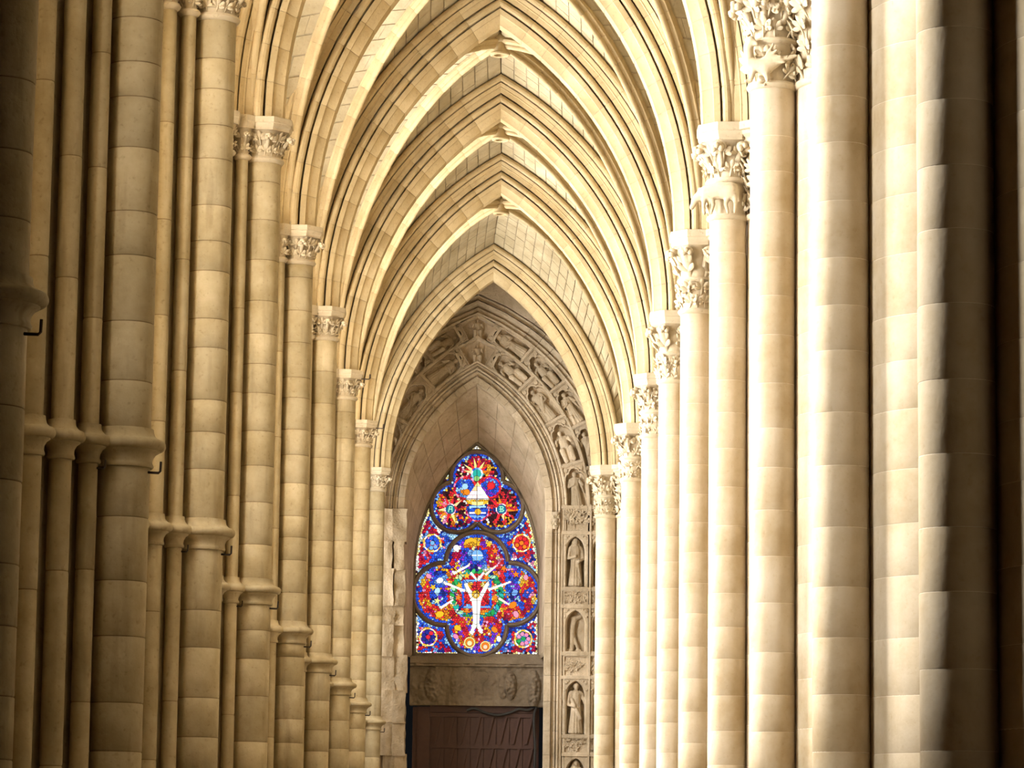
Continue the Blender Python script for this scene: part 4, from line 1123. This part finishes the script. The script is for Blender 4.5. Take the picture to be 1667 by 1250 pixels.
for r_ in range(4):
    y0_, y1_ = 785 + r_ * 7, 791 + r_ * 7; n_ = r_ + 1
    for k in range(n_):
        h0, h1 = (y0_ - 784) * .68, (y1_ - 784) * .68
        piece([(777.5 - h0 + 2 * h0 * k / n_, y0_), (777.5 - h0 + 2 * h0 * (k + 1) / n_, y0_), (777.5 - h1 + 2 * h1 * (k + 1) / n_, y1_ + .6), (777.5 - h1 + 2 * h1 * k / n_, y1_ + .6)], rg.choice([WHT, WHT, (1.1, .9, .85), YEL]), .35)
for k in range(6):
    t0, t1 = PI * k / 6, PI * (k + 1) / 6
    piece([(777.5 - 20 * math.cos(t0), 813 + 4 * math.sin(t0)), (777.5 - 20 * math.cos(t1), 813 + 4 * math.sin(t1)), (777.5 - 18 * math.cos(t1), 815 + 8 * math.sin(t1)), (777.5 - 18 * math.cos(t0), 815 + 8 * math.sin(t0))], rg.choice([GLD, YEL]), .3)
for k in range(5): strip([(764, 825 + k * 5), (791, 825 + k * 5 + (k % 2))], 1.5, 1.1, [CYA, BLU, WHT, LBL, BLU][k])
disc(778, 833, 5, GLD, 9); ringp(777.5, 830, 19.5, 2.4, [RED, PNK, DRD], 12, .1, PI - .1)
piece([(754, 888), (758, 879), (767, 875), (777, 879), (782, 889), (775, 884), (768, 881), (760, 884)], GLD)
disc(777, 904, 9, LBL, 12); strip([(768, 904), (786, 904)], .9, .9, WHT); strip([(777, 896), (777, 912)], .8, .8, CYA); disc(743, 892, 5, WHT, 9)
for k in range(22):
    a = 2 * PI * k / 22
    if 968 + 39 * math.sin(a) < 1002: disc(776 + 40 * math.cos(a), 968 + 38 * math.sin(a), 5.2, rg.choice([GRN, TEA, (.06, .55, .16), GRN, (.5, .85, .5)]), 7, .55, a + .7)
for (a_, b_) in (((754, 945), (799, 945)), ((754, 988), (799, 988)), ((754, 945), (754, 988)), ((799, 945), (799, 988))): strip([a_, b_], 1.2, 1.2, rg.choice([LBL, BLU]))
for i, (x, y) in enumerate(((760, 937), (764, 953), (788, 953), (806, 957), (746, 973), (806, 973), (748, 953), (760, 995), (792, 940), (796, 886), (806, 897), (716, 921), (705, 956), (820, 925), (712, 978), (840, 935))): star(x, y, 6, rg.choice([GLD, GLD, ORG, YEL]), 5, i)
for (p, q) in (((757, 962), (722, 948)), ((795, 960), (832, 947)), ((738, 934), (764, 920)), ((790, 936), (808, 921)), ((717, 990), (738, 976)), ((812, 974), (830, 985)), ((766, 932), (777, 945)), ((788, 932), (777, 945))): strip([p, q], 2.0, 1.3, rg.choice([WHT, (1.1, .9, .75)]))
strip([(775, 984), (757.5, 950)], 4.2, 2.2, WHT); strip([(775, 984), (794.5, 949)], 4.2, 2.2, WHT)
piece([(768, 978), (783, 978), (781, 1000), (780, 1018), (770, 1018), (770, 1000)], WHT); strip([(773, 1016), (767, 1032)], 3.6, 1.6, (1.1, 1.0, .9)); strip([(777, 1016), (785, 1031)], 3.6, 1.6, (1.1, 1.0, .9)); disc(774.5, 967.5, 6.4, GLD, 10); disc(774.5, 968.5, 3.4, YEL, 8)
for (x, y, r) in ((764.5, 1046, 9.2), (790, 1052, 8.6)): disc(x, y, r, YEL, 14); disc(x, y, r - 2.4, ORG, 12); disc(x, y + 1, r - 5, (1.0, .75, .45), 8)
for (x, y, c0, c1) in ((704, 884, BLU, LBL), (849, 884, RED, ORG), (697, 1037, NAV, RED), (852, 1040, PNK, GRN)):
    ringp(x, y, 15, 2, [YEL, GLD, WHT], 14)
    for k in range(7): a = 2 * PI * k / 7; disc(x + 8 * math.cos(a), y + 8 * math.sin(a), 3.4, rg.choice([c0, c0, c1]), 6)
    disc(x, y, 3.6, c1, 7)
for (x, y, r, c) in ((716, 945, 6, WHT), (835, 985, 7, ORG), (716, 1000, 7, GLD), (838, 965, 6, LBL), (712, 962, 6, CYA), (840, 1000, 6, PNK), (745, 1022, 6, GLD), (805, 1025, 6, ORG), (742, 1036, 5, PNK), (812, 1040, 5, WHT), (698, 938, 5, PNK), (856, 940, 5, PNK)): disc(x, y, r, c, 7, .75, x)
me = bpy.data.meshes.new('glass_figures'); me.from_pydata(FV, [], FF); me.update(); me.materials.append(MATS['stained_glass'])
ca = me.color_attributes.new('glass', 'FLOAT_COLOR', 'CORNER')
for pi_, p in enumerate(me.polygons):
    for li in p.loop_indices: ca.data[li].color = (*FC[pi_], 1)
o = obj('glass_figures', me, win); o['label'] = 'drawn glass pieces: pale figure with raised arms, wreath, stars and sunbursts'
# lead backing that shows as the dark lines between the pieces
mb = MB(); L = [U(x, y, YG) for x, y in [(674, 1070)] + [(776 + 162 - 263.5 * math.cos(t), 930 - 263.5 * math.sin(t)) for t in [math.acos(162 / 263.5) * i / 20 for i in range(21)]]]
L += [U(1552 - x_, y_, YG) for x_, y_ in ([(674, 1070)] + [(776 + 162 - 263.5 * math.cos(t), 930 - 263.5 * math.sin(t)) for t in [math.acos(162 / 263.5) * i / 20 for i in range(21)]])[::-1]]
mb.prism_y(L, .012, .05); obj('leading', mb.make('leading', 'lead', 0), win)
# letters in the two roundels
def letter(strokes, ox, oy):
    V = []; F = []
    for (ax, ay, bx, by) in strokes:
        d = Vector((bx - ax, by - ay)).normalized() * .75; nrm = Vector((-d.y, d.x))
        k = len(V)
        for (x, y) in ((ax - d.x + nrm.x, ay - d.y + nrm.y), (bx + d.x + nrm.x, by + d.y + nrm.y), (bx + d.x - nrm.x, by + d.y - nrm.y), (ax - d.x - nrm.x, ay - d.y - nrm.y)):
            X, Z = U(ox + x, oy + y, YG); V.append((X, -.06 - .0004 * (k / 4), Z))
        F.append((k, k + 1, k + 2, k + 3))
    me = bpy.data.meshes.new('letter'); me.from_pydata(V, [], F); me.materials.append(MATS['stained_glass'])
    ca = me.color_attributes.new('glass', 'FLOAT_COLOR', 'CORNER')
    for d_ in ca.data: d_.color = (.35, .95, .55, 1)
    o = obj('letter', me, win); return o
letter([(-3, 4, -1, -4), (-1, -4, 3, -4), (3, -4, 3, 4), (-2, 0, 3, 0)], 733, 829)
letter([(-3, -4, 2, -4), (2, -4, 3, -2), (3, -2, 0, 0), (0, 0, 3.5, 2), (3.5, 2, 2, 4), (2, 4, -3, 4), (-2, -4, -1, 4), (-3, 0, 1, 0)], 816.5, 829)
# stone bars of the tracery; a darker stone carries their backlit shade
def bar(pts, wpx, name):
    P3 = [Vector((U(x, y, YG)[0], 0, U(x, y, YG)[1])) for x, y in pts]; w = wpx * KG / 2; V = []; F = []
    prof = [(-w, .04), (-w, -.06), (-w * .6, -.13), (-w * .25, -.17), (w * .25, -.17), (w * .6, -.13), (w, -.06), (w, .04)]; m = len(prof); n_ = len(P3)
    for i, p in enumerate(P3):
        d = (P3[min(i + 1, n_ - 1)] - P3[max(i - 1, 0)]).normalized(); s = Vector((d.z, 0, -d.x))
        for a, y in prof: V.append(p + s * a + Vector((0, y, 0)))
    for i in range(n_ - 1):
        for k in range(m): F.append((i * m + k, i * m + (k + 1) % m, (i + 1) * m + (k + 1) % m, (i + 1) * m + k))
    F.append(tuple(range(m))); F.append(tuple(range((n_ - 1) * m, n_ * m)))
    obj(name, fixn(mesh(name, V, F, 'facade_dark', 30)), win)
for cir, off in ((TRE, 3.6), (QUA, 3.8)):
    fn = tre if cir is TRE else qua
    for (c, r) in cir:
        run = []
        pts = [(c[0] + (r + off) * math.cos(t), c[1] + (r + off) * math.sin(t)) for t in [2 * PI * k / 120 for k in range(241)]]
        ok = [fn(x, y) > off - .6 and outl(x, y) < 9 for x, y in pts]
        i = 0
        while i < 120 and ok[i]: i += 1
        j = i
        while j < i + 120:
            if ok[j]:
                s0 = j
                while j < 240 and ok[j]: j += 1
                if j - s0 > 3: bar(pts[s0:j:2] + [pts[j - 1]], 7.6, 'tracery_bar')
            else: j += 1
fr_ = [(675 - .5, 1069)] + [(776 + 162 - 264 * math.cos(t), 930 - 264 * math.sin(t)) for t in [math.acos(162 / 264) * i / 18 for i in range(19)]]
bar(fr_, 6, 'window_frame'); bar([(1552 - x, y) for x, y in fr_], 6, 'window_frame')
# iron bars across the glass
for (x0, y0, x1, y1) in ((676, 966, 876, 966), (776.3, 724, 776.3, 1066), (731, 918, 822, 1010), (822, 918, 731, 1010), (712, 812, 842, 812), (720, 992, 832, 1008)):
    a = U(x0, y0, YG); b = U(x1, y1, YG); mb = MB(); mb.tube([(a[0], -.08, a[1]), (b[0], -.08, b[1])], .007, 5); obj('iron_bar', mb.make('iron_bar', 'lead', 40), win)

# ---- lintel with worn relief, door
def lintel_mesh():
    from mathutils import noise
    x0, z1 = U(668, 1068, YG - .2); x1, z0 = U(884, 1150, YG - .2); nx, nz = 170, 72; V = []; F = []
    for i in range(nx + 1):
        for j in range(nz + 1):
            x = x0 + (x1 - x0) * i / nx; z = z0 + (z1 - z0) * j / nz; u, v = i / nx, j / nz
            y = 0
            if v > .86: y = -.10
            elif v > .80: y = -.05 - .12 * max(0, noise.noise(Vector((x * 7, z * 3, 3))))
            else:
                y = .02 + .06 * noise.noise(Vector((x * 3.1, z * 3.1, 0))) + .03 * noise.noise(Vector((x * 11, z * 11, 5)))
                for (cu, cv, su, sv, dp) in ((.17, .42, .06, .34, .16), (.10, .3, .04, .2, .08), (.34, .46, .04, .3, .09), (.52, .6, .07, .14, -.07), (.755, .42, .045, .30, .20), (.70, .36, .035, .22, .09), (.93, .35, .05, .4, .18)):
                    q = ((u - cu) / su) ** 2 + ((v - cv) / sv) ** 2
                    if q < 1: y -= dp * math.sqrt(1 - q) * (1 + .5 * noise.noise(Vector((x * 14, z * 14, 9))))
            V.append((x, y, z))
    for i in range(nx):
        for j in range(nz): k = i * (nz + 1) + j; F.append((k, k + nz + 1, k + nz + 2, k + 1))
    me = mesh('lintel', V, F, 'facade_dark', 50); return me
ln = thing('lintel', 'dark stone lintel with worn relief carving between window and door', 'lintel', (0, YG - .2, 0))
obj('relief_face', lintel_mesh(), ln)
x0, z1 = U(668, 1066, YG); x1, z0 = U(884, 1150, YG); mb = MB(); mb.box(x0, x1, .06, .7, z0, z1 + .05); obj('lintel_block', mb.make('lintel_block', 'facade_dark', 0), ln)
dr = struct('door_1', 'dark brown wooden portal door with slanting battens', (0, YG, 0))
x0, z1 = U(672, 1150, YG); x1, _ = U(878, 1150, YG)
mb = MB(); mb.box(x0, x1, .10, .18, 0, z1); obj('door_backing', mb.make('door_backing', 'door_wood', 0), dr)
def dpx(xa, xb, ya, yb, y0, y1, nm):
    xa_, zb = U(xa, yb, YG); xb_, za = U(xb, ya, YG); mb = MB(); mb.box(xa_, xb_, y0, y1, zb, za); obj(nm, mb.make(nm, 'door_wood', 0), dr)
dpx(675, 700, 1150, 1440, .0, .10, 'side_panel')
for y in (1150, 1162, 1213, 1264, 1315, 1366): dpx(700, 872, y, y + (4 if y > 1150 else 9), .0, .10, 'rail')
for r_ in range(5):
    ya, yb = 1166 + r_ * 51, 1213 + r_ * 51
    for k in range(8):
        xa = 702 + k * 21.3
        dpx(xa, xa + 20.6, ya, yb, .05, .10, 'board')
        a = U(xa + 17, ya + 1, YG); b = U(xa + 13, ya + 1, YG); c = U(xa + 3, yb - 1, YG); d_ = U(xa + 6, yb - 1, YG)
        mb = MB(); mb.prism_y([a, b, c, d_], -.03, .06); obj('batten', mb.make('batten', 'door_wood', 0), dr)
cb = []
for (x, y) in ((760, 1157), (772, 1153), (790, 1160), (810, 1164), (830, 1160), (845, 1154), (858, 1156), (868, 1152), (873, 1151), (870, 1160), (869, 1180), (871, 1215), (870, 1260), (872, 1330)):
    X, Z = U(x, y, YG - .1); cb.append((X, 0, Z))
sm = [Vector(cb[0])]
for i in range(len(cb) - 1):
    p0, p1, p2, p3 = [Vector(cb[max(0, min(len(cb) - 1, i + q))]) for q in (-1, 0, 1, 2)]
    for k in range(1, 5):
        t = k / 4; sm.append(.5 * ((2 * p1) + (p2 - p0) * t + (2 * p0 - 5 * p1 + 4 * p2 - p3) * t * t + (3 * p1 - p0 - 3 * p2 + p3) * t ** 3))
mb = MB(); mb.tube(sm, .035, 8); o = obj('cable', mb.make('cable', 'cable', 60), None, (0, YG - .1, 0)); tag(o, 'thick dark cable sagging across the top of the door', 'cable')
